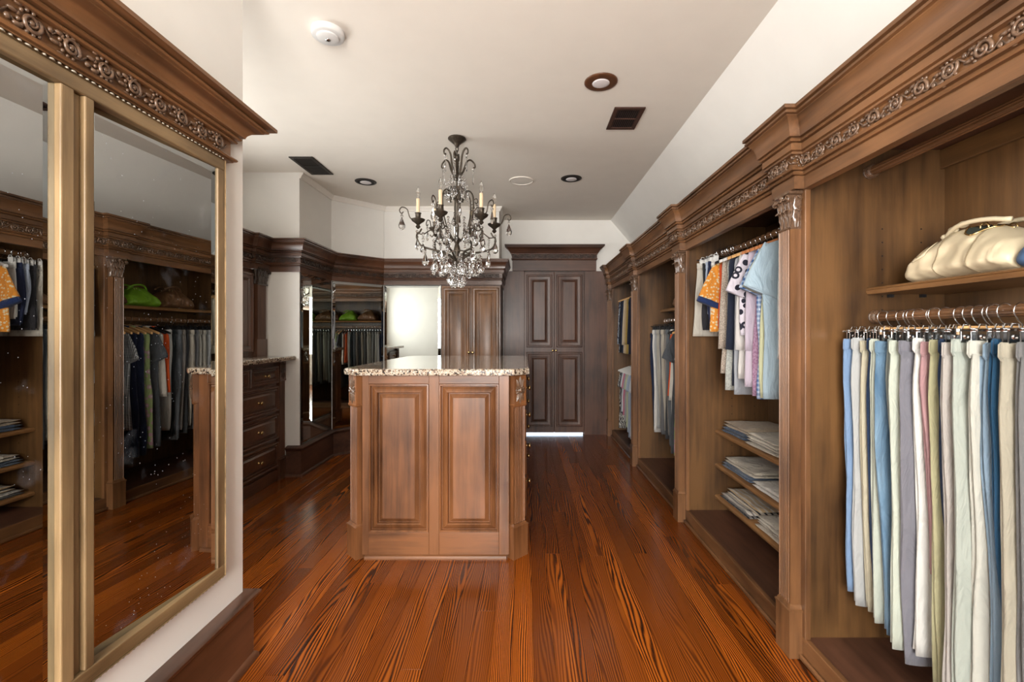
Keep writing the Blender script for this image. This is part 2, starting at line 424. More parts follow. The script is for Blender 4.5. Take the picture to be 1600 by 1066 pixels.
def place(name, me, parent, loc, rotz=0.0, scale=None):
    """an instance of shared mesh data at a world place under an unrotated parent"""
    o = bpy.data.objects.new(name, me); COL.objects.link(o)
    o.parent = parent
    o.location = Vector(loc) - (wloc(parent) if parent is not None else Vector((0, 0, 0)))
    o.rotation_euler = (0, 0, rotz)
    if scale: o.scale = scale
    return o
def shared(name, mb, mat, smooth=False, angle=None):
    me = mb.mesh(name, smooth or angle is not None); fixnormals(me); me.materials.append(mat)
    if angle is not None: me.set_sharp_from_angle(angle=R(angle))
    return me
def thing(name, loc, label, cat, group=None, kind=None):
    o = bpy.data.objects.new(name, None); COL.objects.link(o)
    o.location = loc; o.empty_display_size = 0.1
    return tag(o, label, cat, group, kind)
def struct(name, loc=(0, 0, 0)):
    o = bpy.data.objects.new(name, None); COL.objects.link(o); o.location = loc; o['kind'] = 'structure'; return o
def bx(*a): return MB().box(*a)

# ------------------------------------------------------------------ key dimensions (metres)
CEIL = 2.67
XW = -1.07            # near left wall
XR = 1.07             # closet face plane, right
BACK = 5.66
SL = 1.17             # slope of the raked ceiling

# ================================================================== SETTING
# floor: boards laid along the room
floor = build('floor', bx(-2.75, 1.75, -1.75, 5.9, -0.06, -0.014), M['subfloor'], kind='structure')
PW = 0.083
k = 0
row = 0
x = -2.62
while x < 1.12:
    y = -1.7 - rnd.random() * 1.2
    while y < BACK + 0.1:
        L = 1.3 + rnd.random() * 2.1
        y0, y1 = max(y, -1.7), min(y + L, BACK + 0.2)
        y += L
        if y1 - y0 < 0.05: continue
        # skip what lies wholly under the near left wall block or beyond the left walls
        if x + PW < -1.12 and y1 < 1.7: continue
        if x + PW < -1.12: y0 = max(y0, 1.70)
        if x + PW < -2.0: y1 = min(y1, 4.05)
        if x + PW < -0.3: y1 = min(y1, 5.2)
        if y1 - y0 < 0.06: continue
        g = 0.0004; b = 0.0008
        a0, a1, c0, c1 = x + g, x + PW - g, y0 + g, y1 - g
        mb = MB()
        mx, my = (a0 + a1) / 2, (c0 + c1) / 2
        vs = [(a0 - mx, c0 - my, -0.014), (a1 - mx, c0 - my, -0.014), (a1 - mx, c1 - my, -0.014), (a0 - mx, c1 - my, -0.014),
              (a0 - mx, c0 - my, -b), (a1 - mx, c0 - my, -b), (a1 - mx, c1 - my, -b), (a0 - mx, c1 - my, -b),
              (a0 - mx + b, c0 - my + b, 0), (a1 - mx - b, c0 - my + b, 0), (a1 - mx - b, c1 - my - b, 0), (a0 - mx + b, c1 - my - b, 0)]
        fs = [(8, 9, 10, 11)] + [(i, (i + 1) % 4, 4 + (i + 1) % 4, 4 + i) for i in range(4)] + [(4 + i, 4 + (i + 1) % 4, 8 + (i + 1) % 4, 8 + i) for i in range(4)]
        mb.add(vs, fs)
        me = mb.mesh('plank'); me.materials.append(M['floor'])
        place('plank', me, floor, (mx, my, 0))
    x += PW

# walls
wl = build('wall_left', bx(-2.75, XW, -1.75, 1.73, 0, CEIL), M['wall'], kind='structure')
def wall_with_opening_x(name, x0, x1, ya, yb, o0, o1, z0, z1, mat):
    mb = MB().box(x0, x1, ya, o0, 0, CEIL).box(x0, x1, o1, yb, 0, CEIL).box(x0, x1, o0, o1, 0, z0).box(x0, x1, o0, o1, z1, CEIL)
    return build(name, mb, mat, kind='structure')
wall_with_opening_x('wall_alcove', -2.62, -2.56, 1.73, 4.0, 1.92, 3.32, 1.09, 2.09, M['wall'])
build('wall_jut', bx(-2.62, -1.975, 4.0, 5.09, 0, CEIL), M['wall'], kind='structure')
build('wall_corner', MB().prism([(-1.975, 4.66), (-1.565, 5.075), (-1.565, 5.09), (-1.975, 5.09)], 0, CEIL), M['wall'], kind='structure')
build('wall_far_left', MB().box(-1.975, -0.93, 5.09, 5.75, 0, CEIL).box(-0.93, -0.28, 5.09, BACK + 0.02, 2.035, CEIL), M['wall'], kind='structure')
wb = MB().box(-1.0, 0.0, BACK + 0.02, BACK + 0.12, 0, CEIL).box(0.748, 1.75, BACK + 0.02, BACK + 0.12, 0, CEIL).box(0.0, 0.748, BACK + 0.02, BACK + 0.12, 2.03, CEIL)
build('wall_back', wb, M['wall'], kind='structure')
build('wall_right', bx(1.66, 1.75, -1.75, BACK + 0.1, 0, 2.08), M['wall'], kind='structure')
build('wall_right_near', bx(1.07, 1.655, -1.60, -0.79, 0, 2.08), M['wall'], kind='structure')
mbr = MB().box(-1.07, 1.66, -1.66, -1.60, 0, 0.7).box(-1.07, 1.66, -1.66, -1.60, 2.2, CEIL).box(-1.07, -0.92, -1.66, -1.60, 0.7, 2.2).box(0.32, 1.66, -1.66, -1.60, 0.7, 2.2)
build('wall_rear', mbr, M['wall'], kind='structure')
build('ceiling', bx(-2.75, 1.75, -1.75, 5.9, CEIL, CEIL + 0.08), M['ceil'], kind='structure')
# raked part of the ceiling over the right closets
zz = lambda X: CEIL - (X - 1.08) * SL
mb = MB(); X1 = 1.72
mb.add([(1.08, -1.75, CEIL), (X1, -1.75, zz(X1)), (X1, -1.75, CEIL), (1.08, BACK + 0.1, CEIL), (X1, BACK + 0.1, zz(X1)), (X1, BACK + 0.1, CEIL)],
       [(0, 1, 2), (3, 5, 4), (0, 3, 4, 1), (1, 4, 5, 2), (2, 5, 3, 0)])
build('ceiling_slope', mb, M['wall'], kind='structure')
build('ground_outside', bx(-1.2, 2.4, BACK + 0.12, 7.2, -0.05, -0.004), M['outside'], kind='structure')

# windows (out of the picture: behind the camera and over the dresser)
def window_y(name, x0, x1, y, z0, z1, nx, nz):
    w = struct(name, ((x0 + x1) / 2, y, z0))
    f = MB().box(x0, x0 + .05, y - .03, y + .03, z0, z1).box(x1 - .05, x1, y - .03, y + .03, z0, z1).box(x0, x1, y - .03, y + .03, z0, z0 + .05).box(x0, x1, y - .03, y + .03, z1 - .05, z1)
    build('window_frame', f, M['whitetrim'], w)
    for i in range(1, nx): build('muntin', bx(x0 + (x1 - x0) * i / nx - .01, x0 + (x1 - x0) * i / nx + .01, y - .012, y + .012, z0 + .05, z1 - .05), M['whitetrim'], w)
    for i in range(nx):
        build('pane', bx(x0 + .05 + (x1 - x0 - .1) * i / nx, x0 + .05 + (x1 - x0 - .1) * (i + 1) / nx, y - .002, y + .002, z0 + .05, z1 - .05), M['pane'], w)
    return w
def window_x(name, y0, y1, x, z0, z1, ny):
    w = struct(name, (x, (y0 + y1) / 2, z0))
    f = MB().box(x - .03, x + .03, y0, y0 + .05, z0, z1).box(x - .03, x + .03, y1 - .05, y1, z0, z1).box(x - .03, x + .03, y0, y1, z0, z0 + .05).box(x - .03, x + .03, y0, y1, z1 - .05, z1)
    build('window_frame', f, M['whitetrim'], w)
    for i in range(1, ny): build('muntin', bx(x - .012, x + .012, y0 + (y1 - y0) * i / ny - .01, y0 + (y1 - y0) * i / ny + .01, z0 + .05, z1 - .05), M['whitetrim'], w)
    for i in range(ny):
        build('pane', bx(x - .002, x + .002, y0 + .05 + (y1 - y0 - .1) * i / ny, y0 + .05 + (y1 - y0 - .1) * (i + 1) / ny, z0 + .05, z1 - .05), M['pane'], w)
    return w
window_y('window_1', -0.92, 0.32, -1.63, 0.7, 2.2, 3, 2)
window_x('window_2', 1.92, 3.32, -2.59, 1.09, 2.09, 3)

# white crown trim on the far left ceiling corner
tp = [(0, CEIL - .05), (.012, CEIL - .05), (.016, CEIL - .035), (.032, CEIL - .012), (.034, CEIL - .001), (0, CEIL - .001)]
build('trim_1', MB().sweep([(-1.975, 4.0), (-1.975, 4.66), (-1.565, 5.075), (-1.565, 5.09), (-0.28, 5.09), (-0.28, BACK)], tp), M['whitetrim'], kind='structure')

# baseboards
bp_ = [(0, 0), (.040, 0), (.040, .012), (.034, .022), (.026, .026), (.026, .225), (.032, .233), (.044, .245), (.046, .255), (.036, .262), (.014, .268), (0, .270)]
build('baseboard_left', MB().sweep([(XW, -1.55), (XW, 1.7305), (-2.5, 1.7305)], bp_), M['midY'], kind='structure', angle=35)
build('baseboard_far_left', MB().sweep([(-2.08, 4.0), (-1.975, 4.0), (-1.975, 4.66), (-1.565, 5.075), (-0.94, 5.075)], bp_), M['darkY'], kind='structure', angle=35)

# ================================================================== CROWNS
SCR = MB()
pts = []; rr_ = []
for i in range(26):
    t = i / 25; a = -0.6 + t * 2 * PI * 1.45; q = 0.0185 * (1 - 0.72 * t)
    pts.append((q * math.cos(a), -0.003 - 0.003 * math.sin(PI * t), q * math.sin(a))); rr_.append(0.0046 * (1 - 0.45 * t))
SCR.tube(pts, rr_, 6)
SCR.ball((0, -0.005, 0), .0055, .005, .0055, 7, 4)
for ang, dist, sx, sz in ((2.6, .026, .010, .005), (3.3, .031, .011, .0045), (2.9, .04, .006, .006), (3.9, .028, .009, .0045), (2.1, .025, .007, .005)):
    SCR.ball((dist * math.cos(ang), -.003, dist * math.sin(ang) * 1.2), sx, .004, sz, 7, 4)
for kq in range(9):
    an = .9 + kq * .5
    SCR.ball((.0225 * math.cos(an), -.003, .0205 * math.sin(an)), .0042, .004, .0042, 6, 4)
SCR.tube([(-.036 + .072 * i / 12, -.002, .0150 * math.sin(PI * 2 * i / 12 + .4) * (1 if i < 7 else .8)) for i in range(13)], [.0022 + .0012 * math.sin(PI * i / 12) for i in range(13)], 5)
scroll_me = shared('carved_scroll', SCR, M['carve'], True)
scroll_dark_me = scroll_me.copy(); scroll_dark_me.materials.clear(); scroll_dark_me.materials.append(M['carved'])
def friezes(parent, a, b, nrm_off, z, pitch=0.081, dark=False, alt=True):
    """carved scrolls along a run a->b; they face to the right-hand side"""
    A = Vector(a); B = Vector(b); d = B - A; L = d.length
    if L < pitch * 0.6: n = 1
    else: n = max(1, int(round(L / pitch)))
    d.normalize(); nr = Vector((d.y, -d.x)); rz = math.atan2(nr.y, nr.x) + PI / 2
    for i in range(n):
        p = A + d * (L * (i + 0.5) / n) + nr * nrm_off
        o = place('carved_scroll', scroll_dark_me if dark else scroll_me, parent, (p.x, p.y, z), rz)
        o.scale = (1.15, 1.0, -1.15 if (i % 2 and alt) else 1.15)

# --- right closet crown
PIL = [-0.75, 1.75, 3.02, 4.29, 5.56]
PWID = 0.095
def crown_prof(z0, out=0.0):
    z = z0
    return [(0, z), (.012, z), (.012, z + .044), (.006, z + .046), (.006, z + .050), (.018, z + .051), (.021, z + .056), (.020, z + .060), (.014, z + .062), (.014, z + .065), (.028, z + .066), (.031, z + .072), (.028, z + .077), (.018, z + .078),
            (.018, z + .121), (.034, z + .123), (.035, z + .128), (.028, z + .131), (.028, z + .134), (.038, z + .136), (.038, z + .160), (.030, z + .162), (.030, z + .165), (.045, z + .166), (.048, z + .171), (.046, z + .175), (.040, z + .177), (.040, z + .180), (.052, z + .181), (.052, z + .186),
            (.054, z + .200), (.060, z + .220), (.070, z + .238), (.078, z + .246), (.078, z + .250), (.088, z + .252), (.088, z + .260), (.082, z + .262), (.082, z + .265), (.094, z + .267), (.094, z + .280), (0, z + .280)]
crR = thing('crown_molding', (XR, 3.0, 1.8), 'long brown crown molding with carved scroll frieze over the right-hand closets', 'crown molding')
path = [(XR, BACK)]
for p in PIL[::-1]:
    a, b = p - .018, p + PWID + .018
    if b > BACK - .01: path[0] = (XR - .038, BACK)
    else: path += [(XR, b), (XR - .038, b)]
    path += [(XR - .038, a), (XR, a)]
path += [(XR, -0.785)]
crown_body = build('cornice', MB().sweep(path, crown_prof(1.80)), M['woodY'], crR, angle=30)
build('cornice_top', bx(XR - .02, 1.56, -0.785, BACK, 2.072, 2.0795), M['woodY'], crR)
for i in range(len(path) - 1):
    if abs(path[i][0] - path[i + 1][0]) < 1e-6:
        friezes(crR, path[i], path[i + 1], .0205, 1.899, 0.081)
    else:
        friezes(crR, path[i], path[i + 1], .0205, 1.899, 0.081)

# --- left-hand crown above hutch, mirrors and tall cabinet
crL = thing('crown_molding', (-1.4, 4.6, 1.8), 'dark crown molding bending round the corner mirrors and tall cabinet on the left', 'crown molding')
lpath = [(-2.28, 3.42), (-2.28, 3.79), (-2.245, 3.79), (-2.245, 3.998), (-1.975, 3.998), (-1.975, 4.655), (-1.565, 5.068), (-0.262, 5.068), (-0.262, BACK)]
build('cornice', MB().sweep(lpath, crown_prof(1.795)), M['midX'], crL, angle=30)
build('cornice_top', MB().prism([(-2.55, 3.43), (-2.28, 3.43), (-2.27, 3.99), (-1.98, 4.0), (-2.55, 4.0)], 2.06, 2.073), M['midX'], crL)
for i in range(len(lpath) - 1):
    friezes(crL, lpath[i], lpath[i + 1], .0205, 1.894, 0.078, dark=True)

# ================================================================== RIGHT CLOSETS
def fluted(w, d, z0, z1, n=5, nz=2):
    """fluted shaft, front -Y at y=-d, centred on x=0"""
    e = 0.010; fl = (w - 2 * e) / n
    prof = [(-w / 2, 0), (-w / 2, -d)]
    for i in range(n):
        x0 = -w / 2 + e + fl * i
        for t, o in ((.0, .016), (.19, .016), (.20, .005), (.28, .0015), (.42, 0), (.58, 0), (.72, .0015), (.80, .005), (.81, .016)):
            prof.append((x0 + fl * t, -d + o))
    prof += [(w / 2, -d), (w / 2, 0)]
    return MB().prism(prof, z0, z1)
def leaf(mb, base, tip_out, h, w, ang, nseg=6):
    """acanthus leaf curling outward; ang = heading of its face"""
    dx, dy = math.cos(ang), math.sin(ang); tx, ty = -dy, dx
    vs = []; fs = []
    for i in range(nseg + 1):
        t = i / nseg
        out = tip_out * (t ** 2.2); z = base[2] + h * (math.sin(min(t, 0.86) / 0.86 * PI / 2) - (0.16 * max(0, (t - 0.8) / 0.2) ** 1.5))
        ww = w * (0.55 + 0.6 * math.sin(PI * t) ** 0.8) * (1 if i % 2 == 0 else 0.8) * (1 - 0.55 * max(0, t - 0.75) / 0.25)
        for sgn, oo in ((-1, 0.0), (-.5, 0.004), (0, 0.0015), (.5, 0.004), (1, 0.0)):
            o = out + oo + 0.003
            vs.append((base[0] + dx * o + tx * ww / 2 * sgn, base[1] + dy * o + ty * ww / 2 * sgn, z))
    for i in range(nseg):
        for j in range(4):
            fs.append((i * 5 + j, i * 5 + j + 1, (i + 1) * 5 + j + 1, (i + 1) * 5 + j))
    mb.add(vs, fs)
def capital_mesh(w, d, h):
    """leafy capital, front -Y; bottom at z=0"""
    mb = MB()
    mb.loft([[(-w / 2, 0, z), (w / 2, 0, z), (w / 2 , -d - q, z), (-w / 2 , -d - q, z)] for z, q in ((0, .002), (h * .5, .004), (h * .85, .010), (h, .014))])
    mb.loft([[(-w / 2 - q, 0, z), (w / 2 + q, 0, z), (w / 2 + q, -d - q - .008, z), (-w / 2 - q, -d - q - .008, z)] for z, q in ((h * .90, .006), (h * .93, .012), (h, .012))])
    mb.tube([(-w / 2 - .003, -d - .004, .004), (w / 2 + .003, -d - .004, .004)], .006, 6)
    F = -PI / 2
    for x in (-.33, 0, .33): leaf(mb, (x * w, -d, .006), .024, h * .48, w * .34, F)
    for x in (-.48, -.17, .17, .48): leaf(mb, (x * w, -d, h * .28), .030, h * .55, w * .30, F)
    for s in (-1, 1):
        a = 0 if s > 0 else PI
        leaf(mb, (s * w / 2, -d * .55, .006), .016, h * .48, d * .9, a)
        leaf(mb, (s * w / 2, -d * .5, h * .3), .022, h * .55, d * .9, a)
        c = (s * (w / 2 + .004), -d - .020, h * .80)
        pts = [(c[0] + s * .014 * (1 - .75 * t) * math.cos(-2.0 + t * 8), c[1] - .006 * t, c[2] + .014 * (1 - .75 * t) * math.sin(-2.0 + t * 8)) for t in [i / 14 for i in range(15)]]
        mb.tube(pts, .0045, 6)
    mb.ball((0, -d - .020, h * .88), .011, .009, .011)
    return mb
cap_me = shared('capital', capital_mesh(.078, .034, .145), M['carve'], angle=50)
cap_dark_me = cap_me.copy(); cap_dark_me.materials.clear(); cap_dark_me.materials.append(M['carved'])
shaft_me = shared('pilaster', fluted(.076, .042, 0.20, 1.665, 5), M['woodZ'], angle=40)
mbp = MB(); w = .0475
mbp.box(-w, w, -.050, 0, 0, .178)
mbp.loft([[(-w + q, 0, z), (w - q, 0, z), (w - q, -.050 + q, z), (-w + q, -.050 + q, z)] for z, q in ((.178, -.003), (.185, -.003), (.188, .003), (.196, .005), (.203, .010))])
plinth_me = shared('plinth', mbp, M['woodZ'], angle=30)

rod_pieces = {}
def rod(parent, x, z, y0, y1, mat='woodY'):
    n = 24
    prof = [((.0175 if i % 2 == 0 else .0155) * math.cos(2 * PI * i / n), (.0175 if i % 2 == 0 else .0155) * math.sin(2 * PI * i / n)) for i in range(n)]
    mb = MB().loft([[(x + a, yy, z + b) for a, b in prof] for yy in (y0, y1)])
    r = build('hanging_rod', mb, M[mat], parent)
    for yy, s in ((y0, 1), (y1, -1)):
        sk = MB()
        rings = []
        for rr, t in ((.026, 0), (.027, .006), (.0245, .008), (.027, .012), (.0245, .016), (.026, .020), (.0225, .024), (.020, .026)):
            rings.append([(x + rr * math.cos(2 * PI * i / 14), yy + s * t, z + rr * math.sin(2 * PI * i / 14)) for i in range(14)])
        sk.loft(rings)
        build('rod_socket', sk, M['carve'], r, smooth=False)
    return r
def shelf(parent, x0, x1, y0, y1, ztop, mat='shelfY', thick=.026):
    # nosing rounded at the aisle side, with two grooves
    prof = [(x1, ztop), (x0 + .012, ztop), (x0 + .003, ztop - .004), (x0, ztop - .009), (x0 + .003, ztop - .0105), (x0, ztop - .012), (x0 + .001, ztop - .017), (x0 + .006, ztop - thick), (x1, ztop - thick)]
    mb = MB().loft([[(a, yy, b) for a, b in prof] for yy in (y0, y1)])
    s = build('shelf', mb, M[mat], parent, angle=40)
    for yy, t in ((y0, 1), (y1, -1)):
        for xx in (x0 + .09, x1 - .09):
            build('shelf_pin', bx(xx - .008, xx + .008, min(yy, yy + t * .014), max(yy, yy + t * .014), ztop - thick - .012, ztop - thick - .0005), M['blackplastic'], s)
    return s
XB = 1.62
bay_txt = ['nearest right-hand closet bay holding trousers and a cream handbag', 'second closet bay with short garments above three shelves of folded clothes',
           'third closet bay with handbags on a shelf above long garments', 'farthest closet bay with two rows of hanging tops beside the far doors']
bays = []
for i in range(4):
    a = PIL[i] + PWID - .004; b = PIL[i + 1] + .004
    t = thing('closet_bay', (1.34, (a + b) / 2, 0), bay_txt[i], 'closet', 'built-in closet bays along the right wall')
    bays.append((t, a, b))
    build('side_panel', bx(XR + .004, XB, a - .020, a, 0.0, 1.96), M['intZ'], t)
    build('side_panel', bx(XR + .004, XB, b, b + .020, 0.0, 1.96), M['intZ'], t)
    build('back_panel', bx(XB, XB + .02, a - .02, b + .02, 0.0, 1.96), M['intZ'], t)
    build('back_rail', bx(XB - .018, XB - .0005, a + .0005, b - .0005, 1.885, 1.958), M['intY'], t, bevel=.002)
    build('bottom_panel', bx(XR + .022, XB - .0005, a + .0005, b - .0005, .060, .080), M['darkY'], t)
    build('base_board', bx(XR, XR + .021, a - .02, b + .02, 0, .083), M['woodY'], t, bevel=.003)
    build('shoe_molding', bx(XR - .014, XR - .0005, a, b, 0, .020), M['woodY'], t, bevel=.006)
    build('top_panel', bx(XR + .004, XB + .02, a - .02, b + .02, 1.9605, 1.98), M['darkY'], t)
    build('header', bx(XR + .0005, XR + .022, a + .022, b - .022, 1.80, 1.9600), M['woodY'], t)
    for y0, y1 in ((a - .015, a + .021), (b - .021, b + .015)):
        build('stile', bx(XR + .0005, XR + .022, y0, y1, .0835, 1.9600), M['woodZ'], t, bevel=.002)
    # black squares on the far side panel, painted shade of shelf-pin holes
    mb = MB()
    for xx in (XB - .24, XB - .09):
        for z in [0.30 + .052 * q for q in range(27)]:
            mb.box(xx - .0025, xx + .0025, b - .0008, b + .0005, z, z + .005)
    build('pin_hole_dots', mb, M['black'], t, kind='stuff')
for i, p in enumerate(PIL):
    par = bays[min(i, 3)][0] if i < 4 else bays[3][0]
    yc = p + PWID / 2
    sh = place('pilaster', shaft_me, par, (XR, yc, 0), -PI / 2)
    o = place('plinth', plinth_me, sh, (XR, yc, 0)); o.location = (0, 0, 0)
    o = place('capital', cap_me, sh, (XR, yc, 1.685)); o.location = (0, 0, 1.657)
# fittings
B1, B2, B3, B4 = [b[0] for b in bays]
a1, b1 = bays[0][1:]; a2, b2 = bays[1][1:]; a3, b3 = bays[2][1:]; a4, b4 = bays[3][1:]
rod(B1, 1.35, 1.315, a1, b1); rod(B1, 1.33, 1.872, a1, b1)
shelf(B1, 1.315, XB - .001, a1 + .002, b1 - .002, 1.428)
rod(B2, 1.33, 1.785, a2, b2)
for z in (.617, .392, .185): shelf(B2, 1.265, XB - .001, a2 + .002, b2 - .002, z)
rod(B3, 1.34, 1.372, a3, b3); shelf(B3, 1.28, XB - .001, a3 + .002, b3 - .002, 1.480)
rod(B4, 1.33, 1.755, a4, b4); rod(B4, 1.33, 0.925, a4, b4)

# ================================================================== FAR DOORS AND PANELLING
def panel_prof(big=1.0):
    b = big
    return [(0, 0), (0, -.010), (.004 * b, -.014), (.010 * b, -.014), (.016 * b, -.009), (.034 * b, -.004), (.038 * b, -.007), (.042 * b, -.007), (.044 * b, -.0015), (.066 * b, -.010), (.068 * b, -.011)]
door = struct('door_1', (0.374, BACK, 0))
for s in (0, 1):
    x0 = .003 + s * .3725; x1 = x0 + .3695
    lf = build('door_leaf', bx(x0, x1, BACK - .008, BACK + .030, .026, 2.02), M['darkZ'], door, bevel=.003)
    cx = (x0 + x1) / 2; w = x1 - x0
    for z0, z1 in ((1.085, 1.985), (.10, 1.025)):
        mb = MB().rings_rect(cx, (z0 + z1) / 2, w - .05, z1 - z0, [(0, 0), (0, -.012), (.008, -.020), (.018, -.020), (.026, -.012), (.055, -.008), (.06, -.014), (.065, -.014), (.069, -.002), (.092, -.013)], BACK - .0085)
        build('door_panel', mb, M['darkZ'], lf, angle=25)
    kx = x1 - .018 if s == 0 else x0 + .018
    kn = MB()
    kn.loft([[(kx + r * math.cos(2 * PI * i / 12), BACK - .008 - t, 1.045 + r * math.sin(2 * PI * i / 12)) for i in range(12)] for r, t in ((.012, 0), (.012, .003), (.006, .006), (.006, .016), (.012, .021), (.015, .028), (.012, .034), (.004, .036))])
    build('knob', kn, M['brass'], lf, smooth=True)
build('door_light_stop', MB().box(-.02, .012, BACK + .031, BACK + .05, 0, 2.03).box(.736, .768, BACK + .031, BACK + .05, 0, 2.03).box(-.02, .768, BACK + .031, BACK + .05, 2.005, 2.04).box(.355, .393, BACK + .031, BACK + .04, .03, 2.02), M['darkZ'], door)  # added behind the leaves to block light leaking through the door gaps
pan = thing('wall_paneling', (0.374, BACK, 0), 'plain dark wood paneling framing the far double doors', 'paneling')
build('panel_board', bx(-.256, .0, BACK - .012, BACK + .0195, 0, 2.03), M['darkZ'], pan)
build('panel_board', bx(.7485, XR + .5, BACK - .012, BACK + .0195, 0, 2.03), M['darkZ'], pan)
dh = thing('door_header', (0.374, BACK, 2.03), 'dark wood hood with bead-and-scroll frieze above the far double doors', 'door hood')
build('header_board', bx(-.146, .892, BACK - .030, BACK + .0195, 2.0305, 2.165), M['darkX'], dh, bevel=.003)
hp = [(0, 2.165), (.006, 2.165), (.014, 2.178), (.014, 2.184), (.008, 2.188), (.008, 2.232), (.016, 2.236), (.016, 2.244), (.024, 2.25), (.030, 2.262), (.045, 2.285), (.068, 2.308), (.078, 2.314), (.078, 2.322), (.092, 2.328), (.092, 2.345), (0, 2.345)]
build('hood_cornice', MB().sweep([(-.146, BACK + .018), (-.146, BACK - .030), (.892, BACK - .030), (.892, BACK + .018)], hp), M['darkX'], dh, angle=30)
build('hood_core', bx(-.145, .891, BACK - .029, BACK + .0195, 2.1655, 2.3445), M['darkX'], dh)
friezes(dh, (-.146, BACK - .030), (.892, BACK - .030), .010, 2.210, .074, dark=True)

# tall cabinet at left of the doors
tc = thing('tall_cabinet', (-.59, 5.3, 0), 'tall brown two-door cabinet between the corner mirror and the far doors', 'cabinet')
build('carcass', bx(-.925, -.262, 5.085, BACK - .013, 0, 1.794), M['darkZ'], tc)
build('base', MB().sweep([(-.925, 5.084), (-.262, 5.084)], [(0, 0), (.016, 0), (.016, .085), (.008, .098), (0, .10)]), M['darkX'], tc)
for s in (0, 1):
    x0 = -.918 + s * .328; x1 = x0 + .325
    dr = build('cabinet_door', bx(x0, x1, 5.064, 5.0845, .105, 1.785), M['woodZ'], tc, bevel=.003)
    cx = (x0 + x1) / 2
    mb = MB().rings_rect(cx, .945, x1 - x0 - .03, 1.64, [(0, 0), (0, -.012), (.010, -.020), (.026, -.018), (.036, -.010), (.060, -.004), (.066, -.010), (.070, -.010), (.074, -.002), (.098, -.012)], 5.0635)
    build('door_panel', mb, M['woodZ'], dr, angle=25)
    kx = x1 - .020 if s == 0 else x0 + .020
    kn = MB().loft([[(kx + r * math.cos(2 * PI * i / 12), 5.062 - t, 1.045 + r * math.sin(2 * PI * i / 12)) for i in range(12)] for r, t in ((.013, 0), (.013, .003), (.006, .006), (.006, .016), (.012, .021), (.016, .028), (.012, .034), (.004, .036))])
    build('knob', kn, M['brass'], dr, smooth=True)

# ================================================================== CORNER MIRRORS
def corner_mirror(name, p, q, z0, z1, label, off=.006):
    """mirror from p to q, face on the right-hand side"""
    P = Vector(p); Q = Vector(q); d = (Q - P).normalized(); n = Vector((d.y, -d.x))
    c = (P + Q) / 2; L = (Q - P).length
    t = thing(name, (c.x, c.y, z0), label, 'mirror')
    rz = math.atan2(n.y, n.x) + PI / 2
    h = z1 - z0
    def at(nm, mb, mat):
        o = build(nm, mb, mat); o.parent = t; o.rotation_euler = (0, 0, rz); return o
    at('mirror_back', bx(-L / 2, L / 2, -off + .0005, .001, 0, h), M['black'])
    at('mirror_glass', MB().add([(-L / 2 + .028, -off - .0035, .028), (L / 2 - .028, -off - .0035, .028), (L / 2 - .028, -off - .0035, h - .028), (-L / 2 + .028, -off - .0035, h - .028)], [(0, 1, 2, 3)]), M['mirror2'])
    b = MB(); w = L / 2; i = .028
    o4 = [(-w, -off, 0), (w, -off, 0), (w, -off, h), (-w, -off, h)]; i4 = [(-w + i, -off - .0035, i), (w - i, -off - .0035, i), (w - i, -off - .0035, h - i), (-w + i, -off - .0035, h - i)]
    b.add(o4 + i4, [(k, (k + 1) % 4, 4 + (k + 1) % 4, 4 + k) for k in range(4)])
    at('bevel_edge', b, M['bevel'])
    return t
corner_mirror('wall_mirror', (-1.972, 4.012), (-1.972, 4.645), .272, 1.794, 'narrow dark mirror on the side wall beside the dresser')
corner_mirror('wall_mirror', (-1.967, 4.664), (-1.570, 5.066), .272, 1.794, 'angled mirror in the far left corner reflecting the closets')
corner_mirror('wall_mirror', (-1.560, 5.086), (-.932, 5.086), .272, 1.794, 'pale mirror facing the room beside the tall cabinet')

# ================================================================== NEAR LEFT MIRROR PAIR
nm = thing('framed_mirror_pair', (XW, 1.05, .4), 'pair of tall mirrors in an antique gold beaded frame on the near left wall', 'mirror')
XF = -1.034
FY0, FY1, FZ0, FZ1 = .50, 1.585, .405, 1.862
def vstrip(y0, y1, z0, z1, x1, name='stile', mat='goldZ'):
    return build(name, bx(XW + .0005, x1, y0, y1, z0, z1), M[mat], nm, bevel=.003)
vstrip(FY1 - .048, FY1 - .013, FZ0 + .05, FZ1 - .05, XF); vstrip(FY0 + .013, FY0 + .048, FZ0 + .05, FZ1 - .05, XF)
# centre post: two stiles with a recessed fillet between
vstrip(1.016, 1.047, FZ0 + .05, FZ1 - .05, XF); vstrip(1.072, 1.096, FZ0 + .05, FZ1 - .05, XF); vstrip(1.0472, 1.0718, FZ0 + .05, FZ1 - .05, XF - .012, 'mullion')
build('rail', bx(XW + .0005, XF, FY0 + .013, FY1 - .013, FZ1 - .0498, FZ1 - .013), M['goldY'], nm, bevel=.003)
build('rail', bx(XW + .0005, XF, FY0 + .013, FY1 - .013, FZ0 + .013, FZ0 + .0498), M['goldY'], nm, bevel=.003)
